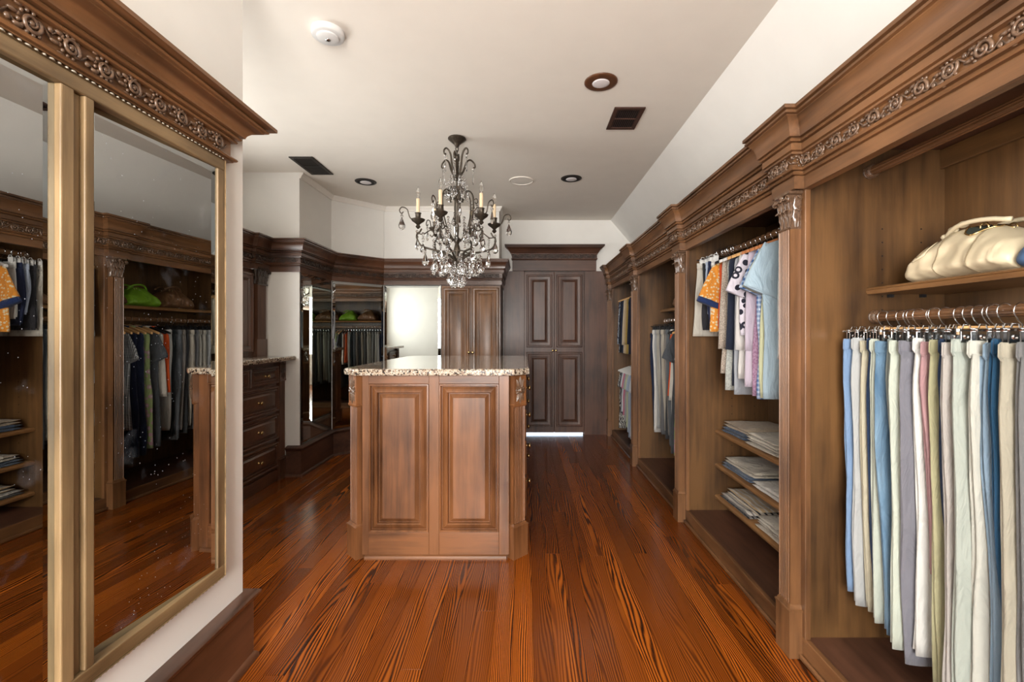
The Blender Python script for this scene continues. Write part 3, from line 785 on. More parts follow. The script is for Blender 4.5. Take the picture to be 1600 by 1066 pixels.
# beaded outer moulding, mitred round the frame
fm = MB()
ring = []
for (y, z, sy, sz) in ((FY0, FZ0, 1, 1), (FY1, FZ0, -1, 1), (FY1, FZ1, -1, -1), (FY0, FZ1, 1, -1)):
    ring.append([(XW + .0005, y, z), (XW + .018, y, z), (XW + .024, y + .004 * sy, z + .004 * sz), (XW + .024, y + .009 * sy, z + .009 * sz), (XW + .040, y + .0125 * sy, z + .0125 * sz), (XW + .0005, y + .0125 * sy, z + .0125 * sz)])
fm.loft(ring + [ring[0]], False)
build('outer_moulding', fm, M['goldY'], nm, angle=30)
bd = MB()
def beadrow(p, q, n):
    for i in range(n):
        t = (i + .5) / n
        bd.ball((XW + .030, p[0] + (q[0] - p[0]) * t, p[1] + (q[1] - p[1]) * t), .0042, .0042 if i % 3 else .007, .0042 if i % 3 else .0042, 6, 4)
beadrow((FY0 + .007, FZ1 - .007), (FY1 - .007, FZ1 - .007), 66); beadrow((FY0 + .007, FZ0 + .007), (FY1 - .007, FZ0 + .007), 66)
beadrow((FY1 - .007, FZ0 + .01), (FY1 - .007, FZ1 - .01), 92); beadrow((FY0 + .007, FZ0 + .01), (FY0 + .007, FZ1 - .01), 92)
build('beads', bd, M['silverleaf'], nm, smooth=True, kind='stuff')
def near_glass(y0, y1, ang):
    yc = (y0 + y1) / 2; z0, z1 = FZ0 + .045, FZ1 - .045; w = (y1 - y0) / 2
    tn = math.tan(R(ang)); X = lambda y, e=0.0: -1.0515 + (y - yc) * tn + e
    i = .026; e = .0022
    def quad(yy0, yy1, zz0, zz1, ee): return [(X(yy0, ee), yy0, zz0), (X(yy1, ee), yy1, zz0), (X(yy1, ee), yy1, zz1), (X(yy0, ee), yy0, zz1)]
    build('mirror_glass', MB().add(quad(y0 + i, y1 - i, z0 + i, z1 - i, e), [(0, 1, 2, 3)]), M['mirror'], nm)
    build('bevel_edge', MB().add(quad(y0, y1, z0, z1, 0) + quad(y0 + i, y1 - i, z0 + i, z1 - i, e), [(k, (k + 1) % 4, 4 + (k + 1) % 4, 4 + k) for k in range(4)]), M['bevel'], nm)
near_glass(1.0965, FY1 - .0485, 3.1)
near_glass(FY0 + .0485, 1.0155, 0.7)
# hood over the mirrors
mh = thing('mirror_cornice', (XW, 1.05, 1.86), 'deep brown cornice with carved scroll frieze above the near left mirrors', 'cornice')
mp_ = [(0, 1.864), (.024, 1.864), (.024, 1.868), (.032, 1.869), (.035, 1.874), (.032, 1.879), (.020, 1.880), (.018, 1.884), (.018, 1.934), (.032, 1.935), (.035, 1.939), (.032, 1.943), (.026, 1.944), (.026, 1.947), (.040, 1.948), (.044, 1.952), (.042, 1.957), (.036, 1.958), (.036, 1.961), (.052, 1.962), (.052, 1.966),
       (.056, 1.974), (.066, 1.984), (.082, 1.992), (.094, 1.996), (.094, 2.000), (.104, 2.001), (.108, 2.005), (.106, 2.009), (.098, 2.010), (.098, 2.013), (.120, 2.014), (.127, 2.016), (.127, 2.028), (0, 2.028)]
build('cornice', MB().sweep([(XW + .0005, .46), (XW + .0005, 1.612), (XW - .002, 1.612)], mp_), M['woodY'], mh, angle=30)
friezes(mh, (XW + .0005, .50), (XW + .0005, 1.60), .0205, 1.909, .083)

# ================================================================== ISLAND
IY0, IY1 = 2.53, 4.00
IX0, IX1 = -.985, 0.0
CH = .08
isl = thing('island_cabinet', (-.49, 3.27, 0), 'brown closet island with two raised panels and fluted corner posts', 'island')
def chamf(x0, x1, y0, y1, c): return [(x0 + c, y0), (x1 - c, y0), (x1, y0 + c), (x1, y1 - c), (x1 - c, y1), (x0 + c, y1), (x0, y1 - c), (x0, y0 + c)]
build('carcass', MB().prism(chamf(IX0 + .012, IX1 - .012, IY0 + .018, IY1 - .018, CH), .0, 1.018), M['cherryZ'], isl)
for fx0, fx1 in ((IX0 + CH + .004, -.8655), (-.5295, -.4735), (-.1395, IX1 - CH - .004)):
    build('stile', bx(fx0, fx1, IY0, IY0 + .0175, .022, 1.019), M['cherryZ'], isl, bevel=.0015)
for fx0, fx1 in ((-.865, -.530), (-.473, -.140)):
    build('rail', bx(fx0, fx1, IY0, IY0 + .0175, .022, .1455), M['cherryX'], isl, bevel=.0015)
    build('rail', bx(fx0, fx1, IY0, IY0 + .0175, .9725, 1.019), M['cherryX'], isl, bevel=.0015)
build('base_molding', MB().sweep([(IX0 + CH + .02, IY0), (IX1 - CH - .02, IY0)], [(0, 0), (.016, 0), (.016, .008), (.010, .018), (0, .022)]), M['cherryX'], isl)
build('face_frame', bx(IX0 + CH + .006, IX1 - CH - .006, IY1 - .0175, IY1, .02, 1.019), M['cherryZ'], isl)
big = [(0, 0), (0, -.016), (.002, -.022), (.008, -.023), (.012, -.019), (.014, -.006), (.017, -.006), (.020, -.009), (.040, -.020), (.046, -.022), (.050, -.018), (.053, -.003), (.057, -.003), (.058, -.006), (.076, -.017), (.078, -.019)]
for x0, x1 in ((-.865, -.530), (-.473, -.140)):
    mb = MB().rings_rect((x0 + x1) / 2, .559, x1 - x0, .826, big, IY0 + .0175)
    build('raised_panel', mb, M['cherryZ'], isl, angle=25)
    mb2 = MB().rings_rect(0, 0, x1 - x0, .826, big, 0)
    me = shared('raised_panel', mb2, M['cherryZ'], angle=25)
    place('raised_panel', me, isl, ((x0 + x1) / 2, IY1, .559), PI)
# corner posts
def rosette(h, w):
    mb = MB(); mb.box(-w / 2, w / 2, -.034, 0, 0, h)
    mb.loft([[(-w / 2 - q, 0, z), (w / 2 + q, 0, z), (w / 2 + q, -.034 - q, z), (-w / 2 - q, -.034 - q, z)] for z, q in ((-.010, -.002), (-.004, .002), (.004, .003), (.006, 0))])
    return mb
def rosette_carving(h, w):
    mb = MB(); c = (0, -.036, h / 2)
    for k in range(10):
        a = 2 * PI * k / 10 + PI / 2
        L = h * (.40 if abs(math.sin(a)) > .6 else .27)
        vs = []; fs = []
        dx, dz = math.cos(a), math.sin(a)
        for i in range(7):
            t = i / 6; ww = .014 * math.sin(PI * min(1, .15 + t * .85)) + .002; o = .010 + L * t
            for sg, yy in ((-1, 0), (0, -.009 * math.sin(PI * (0.2 + .75 * t)) - .001), (1, 0)):
                vs.append((c[0] + (dx * o) * .62 - dz * ww * sg * .9, c[1] + yy + .002, c[2] + dz * o + dx * ww * sg * .9))
        for i in range(6):
            for j in range(2): fs.append((i * 3 + j, i * 3 + j + 1, i * 3 + j + 4, i * 3 + j + 3))
        mb.add(vs, fs)
    mb.ball((0, -.040, h / 2), .014, .009, .016)
    mb.torus((0, -.038, h / 2), .018, .004, 'Y', 14, 5)
    for s in (-1, 1):
        mb.torus((s * .026, -.037, h * .5), .008, .0035, 'Y', 10, 5)
    return mb
ros_me = shared('capital_block', rosette(.165, .092), M['cherryZ']); carv_me = shared('carving', rosette_carving(.165, .092), M['carve'], angle=60)
ish_me = shared('corner_post', fluted(.088, .026, .185, .856, 5), M['cherryZ'], angle=40)
mbq = MB(); w = .055
mbq.box(-w, w, -.040, .012, 0, .172)
mbq.loft([[(-w + q, .012, z), (w - q, .012, z), (w - q, -.040 + q, z), (-w + q, -.040 + q, z)] for z, q in ((.172, -.003), (.178, -.003), (.182, .004), (.190, .010))])
ipl_me = shared('plinth', mbq, M['cherryZ'])
def post(parent, x, y, rz, dark=False):
    s = place('corner_post', ish_me, parent, (x, y, 0), rz)
    for nm_, me_, z in (('plinth', ipl_me, 0), ('capital_block', ros_me, .853), ('carving', carv_me, .853)):
        o = place(nm_, me_, s, (0, 0, 0)); o.location = (0, 0, z)
    return s
c = CH / 2 + .006
post(isl, IX1 - c, IY0 + c, PI / 4); post(isl, IX0 + c, IY0 + c, -PI / 4)
post(isl, IX1 - c, IY1 - c, 3 * PI / 4); post(isl, IX0 + c, IY1 - c, -3 * PI / 4)
# drawers down both long sides
def knob_mb():
    return MB().loft([[(r * math.cos(2 * PI * i / 10), -t, r * math.sin(2 * PI * i / 10)) for i in range(10)] for r, t in ((.012, 0), (.012, .003), (.006, .005), (.006, .015), (.012, .020), (.0165, .028), (.013, .035), (.004, .037))])
knob_me = shared('knob', knob_mb(), M['brass'], True)
dprof = [(0, 0), (0, -.016), (.004, -.024), (.011, -.025), (.015, -.020), (.017, -.010), (.026, -.009), (.029, -.019), (.034, -.020), (.037, -.006), (.040, -.006), (.058, -.019)]
dcache = {}
def drawer(parent, c, w, h, rz, mat='cherryZ', knobs=1):
    key = (round(w, 4), round(h, 4), mat)
    if key not in dcache: dcache[key] = shared('drawer', MB().rings_rect(0, 0, w, h, dprof), M[mat], angle=25)
    d = place('drawer', dcache[key], parent, c, rz)
    for i in range(knobs):
        xk = 0 if knobs == 1 else (-.26 + .52 * i) * w
        o = place('knob', knob_me, d, (0, 0, 0)); o.location = (xk, -.0185, 0)
    return d
rows = [(.90, .15), (.725, .17), (.525, .20), (.295, .23), (.10, .13)]
for zc, h in rows[:4]:
    for j in range(2):
        yc = IY0 + .43 + j * .61
        drawer(isl, (IX1 - .012, yc, zc), .58, h, PI / 2, knobs=1)
        drawer(isl, (IX0 + .012, yc, zc), .58, h, -PI / 2, knobs=1)
# granite top with eased edge
top = MB()
pc = lambda g: chamf(IX0 - .032 + g, IX1 + .030 - g, IY0 - .045 + g, IY1 + .045 - g, .085)
top.loft([[(a, b, z) for a, b in pc(g)] for z, g in ((1.021, .006), (1.024, .001), (1.030, 0), (1.048, 0), (1.054, .002), (1.058, .008))])
tag(build('granite_countertop', top, M['granite'], smooth=False), 'speckled cream and brown granite slab on the closet island', 'countertop')

# ================================================================== DRESSER AND HUTCH (left alcove)
ds = thing('dresser', (-2.3, 3.28, 0), 'dark brown dresser with raised drawer fronts and brass knobs in the left alcove', 'dresser')
DX = -2.12; DY0, DY1 = 2.56, 3.995
build('carcass', bx(-2.555, DX, DY0, DY1, .0, 1.018), M['midZ'], ds)
build('toe_board', bx(DX - .0, DX + .018, DY0 + .09, DY1 - .09, 0, .095), M['midY'], ds, bevel=.004)
yA, yB = DY0 + .09, DY1 - .09
W3 = (yB - yA) / 3
for j in range(3): drawer(ds, (DX, yA + W3 * (j + .5), .905), W3 - .02, .145, PI / 2, 'midY', 1)
for zc in (.700, .465, .225): drawer(ds, (DX, (yA + yB) / 2, zc), yB - yA - .01, .215, PI / 2, 'midY', 2)
dpost_me = ish_me.copy(); dpost_me.materials.clear(); dpost_me.materials.append(M['midZ'])
dpl_me = ipl_me.copy(); dpl_me.materials.clear(); dpl_me.materials.append(M['midZ'])
dro_me = ros_me.copy(); dro_me.materials.clear(); dro_me.materials.append(M['midZ'])
dca_me = carv_me.copy(); dca_me.materials.clear(); dca_me.materials.append(M['carved'])
for yy in (DY0 + .052, DY1 - .057):
    s = place('corner_post', dpost_me, ds, (DX, yy, 0), PI / 2)
    for nm_, me_, z in (('plinth', dpl_me, 0), ('capital_block', dro_me, .853), ('carving', dca_me, .853)):
        o = place(nm_, me_, s, (0, 0, 0)); o.location = (0, 0, z)
top = MB()
pr = lambda g: [(-2.555, DY0 - .03 + g), (-2.04 - g, DY0 - .03 + g), (-2.005 - g, DY0 + .005 + g), (-2.005 - g, DY1 - .002), (-2.555, DY1 - .002)]
top.loft([[(a, b, z) for a, b in pr(g)] for z, g in ((1.021, .006), (1.024, .001), (1.030, 0), (1.048, 0), (1.054, .002), (1.058, .008))])
tag(build('granite_countertop', top, M['granite']), 'speckled granite slab on the dark dresser in the left alcove', 'countertop')
hu = thing('hutch', (-2.42, 3.7, 1.06), 'dark wood hutch cabinet with leafy pilaster standing on the left dresser', 'hutch')
build('carcass', bx(-2.555, -2.282, 3.44, 3.995, 1.0585, 1.794), M['midZ'], hu)
mb2 = MB().rings_rect(0, 0, .36, .66, [(0, 0), (0, -.012), (.006, -.017), (.016, -.015), (.024, -.008), (.046, -.006), (.05, -.01), (.056, -.002), (.08, -.010)])
place('door_panel', shared('door_panel', mb2, M['midZ'], angle=25), hu, (-2.282, 3.635, 1.43), PI / 2)
hsh = shared('pilaster', fluted(.13, .030, 1.20, 1.69, 6), M['midZ'], angle=40)
s = place('pilaster', hsh, hu, (-2.282, 3.905, 0), PI / 2)
o = place('capital', cap_dark_me, s, (0, 0, 0)); o.location = (0, 0, 1.670); o.scale = (1.75, 1, 1)
o = place('plinth', shared('plinth', MB().box(-.075, .075, -.036, 0, 1.0585, 1.205), M['midZ']), s, (0, 0, 0)); o.location = (0, 0, 0)

# ================================================================== HANGERS
def hook_pts(rz, zbar, r=.0225):
    """hook over a rod centred at (0, 0, rz), open at the back"""
    p = []
    for i in range(13):
        a = R(-35) + R(250) * i / 12
        p.append((r * math.cos(a), 0, rz + .000 + r * math.sin(a) - .0225 + .020))
    # p runs from the back underside over the top to the front underside; bring it to the centre and down
    p += [(-.010, 0, rz - .030), (0, 0, rz - .038), (0, 0, zbar)]
    return p
def clip_hanger_meshes(width, mat_bar, zb=-.055):
    hook = shared('hook', MB().tube(hook_pts(0, zb), .0017, 6), M['chrome'], True)
    bar = MB().tube([(-width / 2, 0, zb), (width / 2, 0, zb)], .0032 if mat_bar == 'chrome' else .0001, 6)
    if mat_bar != 'chrome':
        bar = MB().loft([[(x, -.006, zb - .012), (x, .006, zb - .012), (x, .007, zb), (x, .005, zb + .012), (x, -.005, zb + .012), (x, -.007, zb)] for x in (-width / 2, width / 2)])
    bar = shared('bar', bar, M[mat_bar], angle=40)
    cl = MB()
    cl.box(-.015, .015, -.0085, -.005, -.034, .006).box(-.015, .015, .005, .0085, -.034, .006)
    cl.box(-.010, .010, -.005, .005, -.004, .004)
    cl.tube([(-.016, -.009, .001), (.016, -.009, .001)], .003, 6)
    cl.torus((0, -.010, -.018), .006, .0016, 'Y', 10, 5)
    cl.tube([(-.011, -.0085, .006), (-.008, -.010, .016), (.008, -.010, .016), (.011, -.0085, .006)], .0018, 5)
    return hook, bar, shared('clip', cl, M['chrome'])
def shirt_hanger_meshes(mat, zb=-.050):
    hook = shared('hook', MB().tube(hook_pts(0, zb + .004), .0017, 6), M['chrome'], True)
    rings = []
    for i in range(15):
        t = -1 + 2 * i / 14; x = t * .200; z = zb - .005 - .060 * abs(t) ** 1.25; hh = .011 * (1 - .25 * abs(t)); w = .0075
        rings.append([(x, -w, z - hh), (x, w, z - hh), (x, w, z + hh * .7), (x, w * .4, z + hh), (x, -w * .4, z + hh), (x, -w, z + hh * .7)])
    arms = shared('arms', MB().loft(rings), M[mat], angle=40)
    return hook, arms
H_CLIP = clip_hanger_meshes(.30, 'chrome'); H_CLIPW = clip_hanger_meshes(.25, 'hangwood'); H_CLIPK = clip_hanger_meshes(.30, 'chrome')
clipk = H_CLIPK[2].copy(); clipk.materials.clear(); clipk.materials.append(M['blackplastic'])
H_CLIPK = (H_CLIPK[0], H_CLIPK[1], clipk)
clipw = H_CLIPK[2].copy(); clipw.materials.clear(); clipw.materials.append(M['whiteplastic'])
H_CLIPWH = (H_CLIPK[0], H_CLIPK[1], clipw)
H_WOOD = shirt_hanger_meshes('hangwood'); H_CEDAR = shirt_hanger_meshes('hangcedar'); H_WHITE = shirt_hanger_meshes('whiteplastic'); H_BLACK = shirt_hanger_meshes('blackplastic')
def clip_hanger(loc, label, group, kind=H_CLIP, gap=.115):
    h = thing('clip_hanger', loc, label, 'hanger', group)
    place('hook', kind[0], h, loc); place('bar', kind[1], h, loc)
    for s in (-1, 1):
        o = place('clip', kind[2], h, loc); o.location = (s * gap, 0, -.055)
    return h
def shirt_hanger(loc, label, group, kind=H_WOOD):
    h = thing('shirt_hanger', loc, label, 'hanger', group)
    place('hook', kind[0], h, loc); place('arms', kind[1], h, loc)
    return h

# ================================================================== GARMENTS
def sgp(v, e): return math.copysign(abs(v) ** e, v)
def fold_section(cx, cy, z, a, b, seed, n=28, rough=1.0, e1=.72, e2=.9):
    pts = []
    for k in range(n):
        t = 2 * PI * k / n
        x = cx + a * sgp(math.cos(t), e1)
        y = cy + b * sgp(math.sin(t), e2)
        w = noise.noise(Vector((x * 14 + seed, z * 2.6, seed * 1.3))) * .010 + noise.noise(Vector((x * 30, z * 5 + seed, 3.1))) * .004
        u = noise.noise(Vector((seed, z * 4.5, math.cos(t) * .8))) * .007
        pts.append((x + u * rough, y + w * rough, z))
    return pts
def trousers(name, x0, y, ztop, length, mat, label, group, w=(.30, .32, .27, .235), thick=.026, cat='trousers', loops=True, lean=0.0, bandmat=None, flare=0.0):
    seed = rnd.random() * 50
    t = thing(name, (x0 + w[0] / 2, y, ztop - length), label, cat, group)
    N = 22
    def wid(q):
        if q < .12: return w[0] + (w[1] - w[0]) * q / .12
        if q < .55: return w[1] + (w[2] - w[1]) * (q - .12) / .43
        return w[2] + (w[3] - w[2]) * (q - .55) / .45
    for leg, (dy, hem) in enumerate(((-thick * .15, 0.0), (thick * .15, .012))):
        rings = []
        for j in range(N + 1):
            q = j / N; z = ztop - .036 - q * (length - .036 - hem)
            ww = wid(q); b = thick * .36 * (0.92 + .2 * math.sin(PI * min(1, q * 1.2)) + flare * q)
            cx = x0 + w[0] / 2 + (ww - w[0]) * .18 + lean * q + .010 * q * math.sin(seed + q * 5)
            cy = y + dy * (1 + .3 * q) + .004 * math.sin(seed * 2 + q * 4)
            rings.append(fold_section(cx, cy, z, ww / 2 * (.97 if leg else 1), b, seed + leg * 9, 28, .8))
        build('trouser_leg', MB().loft(rings), mat, t, smooth=True)
    wb_ = []
    for z, g in ((ztop, .6), (ztop - .003, 1), (ztop - .020, 1.05), (ztop - .038, 1.02), (ztop - .041, .7)):
        wb_.append(fold_section(x0 + w[0] / 2, y, z, w[0] / 2 + .0015, thick * .47 * g, seed, 28, .8))
    build('waistband', MB().loft(wb_), bandmat or mat, t, smooth=True)
    if loops:
        for xx in (x0 - .001, x0 + w[0] * .35, x0 + w[0] * .7):
            if xx == x0 - .001:
                build('belt_loop', MB().tube([(x0 + .004, y - .003, ztop - .001), (x0 - .0035, y - .003, ztop - .006), (x0 - .004, y - .003, ztop - .036), (x0 + .003, y - .003, ztop - .046)], .0028, 5), mat, t)
            else:
                build('belt_loop', MB().tube([(xx, y - thick * .40, ztop - .001), (xx, y - thick * .62, ztop - .006), (xx, y - thick * .62, ztop - .036), (xx, y - thick * .40, ztop - .046)], .0028, 5), mat, t)
    return t
def skirt(name, x0, y, ztop, length, mat, label, group, w0=.30, w1=.38, thick=.030, cat='skirt', pleat=0.0, bandmat=None):
    seed = rnd.random() * 50
    t = thing(name, (x0 + w0 / 2, y, ztop - length), label, cat, group)
    N = 16; rings = []
    for j in range(N + 1):
        q = j / N; z = ztop - .03 - q * (length - .03)
        rings.append(fold_section(x0 + w0 / 2, y, z, (w0 + (w1 - w0) * q) / 2, thick * (.38 + .2 * q), seed, 36, 1.0 + pleat * q))
    build('skirt_body', MB().loft(rings), mat, t, smooth=True)
    build('waistband', MB().loft([fold_section(x0 + w0 / 2, y, z, w0 / 2 + .001, thick * .45 * g, seed, 28, .4) for z, g in ((ztop, .6), (ztop - .004, 1), (ztop - .03, 1), (ztop - .034, .8))]), bandmat or mat, t, smooth=True)
    return t
def top_garment(name, xc, y, zt, length, mat, label, group, half=.205, hem=.215, thick=.045, sleeve=None, cat='shirt', collar=True, cuffmat=None, drape=0.0, collarmat=None):
    """sleeve: None, 'short', 'long'; zt = neck height"""
    seed = rnd.random() * 50
    t = thing(name, (xc, y, zt - length), label, cat, group)
    rings = []
    prof = [(.0, .055, .35), (.012, .075, .55), (.030, half * .62, .8), (.048, half * .86, .95), (.066, half * .98, 1.0), (.10, half, 1.05), (.17, half * .97, 1.1)]
    zs = [(zt - d, a, g) for d, a, g in prof]
    N = 14
    for j in range(1, N + 1):
        q = j / N; zs.append((zt - .17 - q * (length - .17), half * .97 + (hem - half * .97) * q, 1.1 + .25 * q))
    for z, a, g in zs:
        rings.append(fold_section(xc, y + drape * (zt - z), z, a, thick * .5 * g, seed, 32, min(1.7, (zt - z) * 10)))
    build('garment_body', MB().loft(rings), mat, t, smooth=True)
    if collar:
        cp = [(xc + .062 * math.cos(a), y + .030 * math.sin(a), zt + .004 + .006 * math.cos(a)) for a in [2 * PI * i / 18 for i in range(19)]]
        build('collar', MB().tube(cp, .009, 6), collarmat or mat, t, smooth=True)
    if sleeve:
        for s in (-1, 1):
            tipx, tipz = xc + s * half * .97, zt - .060
            if sleeve == 'short': dr, L, r0, r1 = Vector((s * .42, 0, -.91)), .225, .078, .088
            elif sleeve == 'soft': dr, L, r0, r1 = Vector((s * .18, 0, -.98)), .20, .062, .066
            else: dr, L, r0, r1 = Vector((s * .07, 0, -1.0)), .52, .058, .042
            dr.normalize(); pp = Vector((-dr.z * s, 0, dr.x * s))
            if pp.x * s < 0: pp = -pp
            rs = []
            for j in range(10):
                q = j / 9
                ra = r0 + (r1 - r0) * q; rb = (.010 + .016 * q) if sleeve != 'long' else .017
                cen = Vector((tipx, y - .006 * q, tipz)) + dr * (L * q - .02) - pp * (r0 + (ra - r0) * .4) * (1.0 - .06 * math.sin(PI * q))
                ring_ = fold_section(0, 0, 0, ra, rb, seed + 3 + s, 22, 0, .8, .9)
                rr2 = []
                for (px, py, pz) in ring_:
                    w = noise.noise(Vector((px * 22 + seed, q * 2.5, s))) * .011 * (.3 + q)
                    pt = cen + pp * px + dr * (.012 * noise.noise(Vector((px * 10, q, seed))) * q)
                    rr2.append((pt.x, pt.y + py + w, pt.z))
                rs.append(rr2)
            sl = build('sleeve', MB().loft(rs), mat, t, smooth=True)
            if cuffmat:
                build('cuff', MB().loft([[(a + dr.x * d, (b - y) * 1.04 + y, c_ + dr.z * d) for a, b, c_ in rs[-1]] for d in (-.002, .028)]), cuffmat, sl, smooth=True)
    return t
ORD = ['first', 'second', 'third', 'fourth', 'fifth', 'sixth', 'seventh', 'eighth', 'ninth', 'tenth', 'eleventh', 'twelfth', 'thirteenth', 'fourteenth', 'fifteenth', 'sixteenth', 'seventeenth', 'eighteenth', 'nineteenth', 'twentieth', 'twenty-first', 'twenty-second', 'twenty-third', 'twenty-fourth']

# --- bay 1: row of trousers under the cream bag (far to near)
PANTS = [('light blue', (.22, .34, .54), .93), ('pale grey', (.50, .52, .52), .97), ('cream', (.56, .52, .39), .96), ('navy blue', (.030, .055, .12), .96), ('pale mint', (.55, .60, .52), .97),
         ('faded denim', None, .98), ('grey green', (.29, .33, .31), .80), ('mint white', (.58, .63, .54), .99), ('grey lavender', (.215, .215, .25), 1.02), ('bright white', (.72, .72, .69), .98),
         ('dusty pink', (.44, .26, .27), .70), ('soft khaki', (.42, .40, .24), 1.04), ('deep navy', (.020, .038, .085), .62), ('light taupe', (.45, .42, .39), 1.05), ('sage grey', (.43, .47, .42), 1.06),
         ('off-white', (.55, .55, .49), 1.06), ('sky blue', (.24, .34, .44), .98), ('teal blue', (.020, .075, .15), 1.06), ('sand', (.40, .37, .29), 1.04), ('mid grey', (.18, .18, .18), 1.06), ('charcoal', (.075, .078, .082), 1.06), ('warm taupe', (.36, .33, .28), 1.06), ('dark brown', (.09, .06, .045), 1.04)]
NP = len(PANTS)
for i, (nmn, colr, L) in enumerate(PANTS):
    y = 1.682 - i * .0305
    mat = cloth('cloth_' + nmn, (.06, .14, .25), 'denim', (.25, .39, .52)) if colr is None else cloth('cloth_' + nmn, colr)
    lab = f'{nmn} trousers hanging under the cream handbag, {ORD[i]} from the fluted pillar'
    x0 = 1.195 + {0: -.012, 1: -.004, 4: -.008, 5: -.012, 7: -.014, 8: -.008, 13: -.012, 14: -.014, 18: -.012, 9: .010, 10: .008, 2: .006, 3: .006, 11: .006, 12: .006, 16: .012, 17: .002, 6: .006}.get(i, 0)
    trousers('trousers', x0, y, 1.232 + .006 * math.sin(i * 2.3), L, mat, lab, 'trousers in the nearest closet bay', thick=.0285 if i < 14 else .031, flare=.25, w=(.29, .31, .27, .25 + .02 * math.sin(i)))
    kind = H_CLIPW if i in (5, 6, 14) else H_CLIP
    clip_hanger((x0 + .145, y, 1.315), f'clip hanger holding the {nmn} trousers under the cream handbag', 'clip hangers in the nearest closet bay', kind)

# --- bay 2: short garments on the high rod (far to near)
G2 = 'short garments in the second closet bay'; RZ2 = 1.785
def hang(y, kind, label, grp, xc, rz, hk=None):
    if hk in (H_WOOD, H_CEDAR, H_WHITE, H_BLACK): return shirt_hanger((xc, y, rz), label, grp, hk)
    return clip_hanger((xc, y, rz), label, grp, hk or H_CLIP)
HG2 = 'hangers in the second closet bay'
def b2_top(y, desc, L, mat, hk=H_WOOD, **kw):
    zt = RZ2 - .062
    top_garment('hanging_shirt', kw.pop('xc', 1.335), y, zt, L, mat, desc + ' on the high rod of the second closet bay', G2, **kw)
    hang(y, None, 'hanger carrying the ' + desc + ' in the second bay', HG2, 1.33, RZ2, hk)
skirt('skirt', 1.125, 2.965, RZ2 - .075, .475, cloth('cloth_ivory_pleat', (.60, .57, .50)), 'ivory pleated skirt at the far end of the second closet bay', G2, .30, .36, pleat=.6)
clip_hanger((1.275, 2.965, RZ2), 'white clip hanger holding the ivory pleated skirt', HG2, H_CLIPWH)
for y, nmn, colr, L, x0 in ((2.925, 'black edged', (.03, .03, .035), .43, 1.15), (2.888, 'ice blue', (.42, .48, .60), .33, 1.155), (2.852, 'dark navy', (.022, .03, .075), .40, 1.15), (2.818, 'white cotton', (.72, .71, .68), .36, 1.16)):
    trousers('shorts', x0, y, RZ2 - .08, L, cloth('cloth_' + nmn, colr), nmn + ' shorts beside the ivory pleated skirt in the second closet bay', G2, w=(.27, .28, .28, .28), cat='shorts', loops=False, thick=.03)
    clip_hanger((x0 + .14, y, RZ2), 'clip hanger holding the ' + nmn + ' shorts', HG2, H_CLIPWH)
cl = cloth
b2_top(2.745, 'orange print top with navy cuffs', .46, cl('cloth_orange_print', (.72, .62, .40), 'print', (.72, .28, .04), 55), H_WHITE, sleeve='short', half=.20, cuffmat=cl('cloth_cuff_navy', (.02, .04, .13)))
b2_top(2.690, 'orange red blouse', .44, cl('cloth_orange_red', (.66, .085, .018)), H_BLACK, half=.185, hem=.19)
b2_top(2.630, 'beige tweed cardigan', .70, cl('cloth_tweed', (.28, .23, .19), 'speck', (.56, .48, .40), 60), H_WHITE, half=.195, hem=.20, sleeve='long')
b2_top(2.575, 'grey flecked tunic', .79, cl('cloth_fleck', (.38, .40, .38), 'speck', (.50, .52, .48), 25), H_WHITE, half=.185, hem=.20)
b2_top(2.525, 'dark navy cardigan', .76, cl('cloth_navy_card', (.018, .024, .045)), H_WOOD, half=.20, hem=.18, sleeve='long')
b2_top(2.470, 'light grey tunic', .80, cl('cloth_lightgrey', (.40, .42, .46)), H_WOOD, half=.19, hem=.20)
b2_top(2.415, 'white sleeved blouse', .71, cl('cloth_white_blouse', (.72, .70, .68)), H_WOOD, half=.20, hem=.20, sleeve='long')
b2_top(2.362, 'black and white ring print top', .48, cl('cloth_rings', (.025, .025, .04), 'print', (.70, .66, .74), 22, (.70, .66, .74)), H_CEDAR, half=.205, sleeve='short')
b2_top(2.312, 'pale lilac blouse', .74, cl('cloth_lilac', (.60, .52, .62)), H_CEDAR, half=.20, sleeve='long')
b2_top(2.268, 'mauve speckled tunic', .78, cl('cloth_mauve', (.30, .16, .26), 'speck', (.42, .27, .38), 30), H_CEDAR, half=.185, hem=.20)
b2_top(2.224, 'blue plaid shirt', .79, cl('cloth_blue_plaid', (.05, .13, .33), 'plaid', (.50, .60, .76), 14), H_CEDAR, half=.20, hem=.195, sleeve='short')
b2_top(2.182, 'pale yellow shirt', .78, cl('cloth_pale_yellow', (.66, .68, .44)), H_CEDAR, half=.205, hem=.20, sleeve='short')
b2_top(2.132, 'big pale blue shirt', .775, cl('cloth_pale_blue', (.44, .58, .68)), H_CEDAR, half=.215, hem=.205, sleeve='short', thick=.055, xc=1.325)
skirt('skirt', 1.16, 2.072, RZ2 - .07, .58, cloth('cloth_white_skirt', (.78, .77, .75)), 'plain white skirt next to the pale blue shirt in the second closet bay', G2, .30, .32)
clip_hanger((1.31, 2.072, RZ2), 'clip hanger holding the plain white skirt', HG2, H_CLIPWH)
skirt('skirt', 1.17, 2.022, RZ2 - .07, .54, cloth('cloth_slate_skirt', (.07, .12, .21)), 'slate blue skirt nearest the pillar in the second closet bay', G2, .30, .32)
clip_hanger((1.32, 2.022, RZ2), 'clip hanger holding the slate blue skirt', HG2)

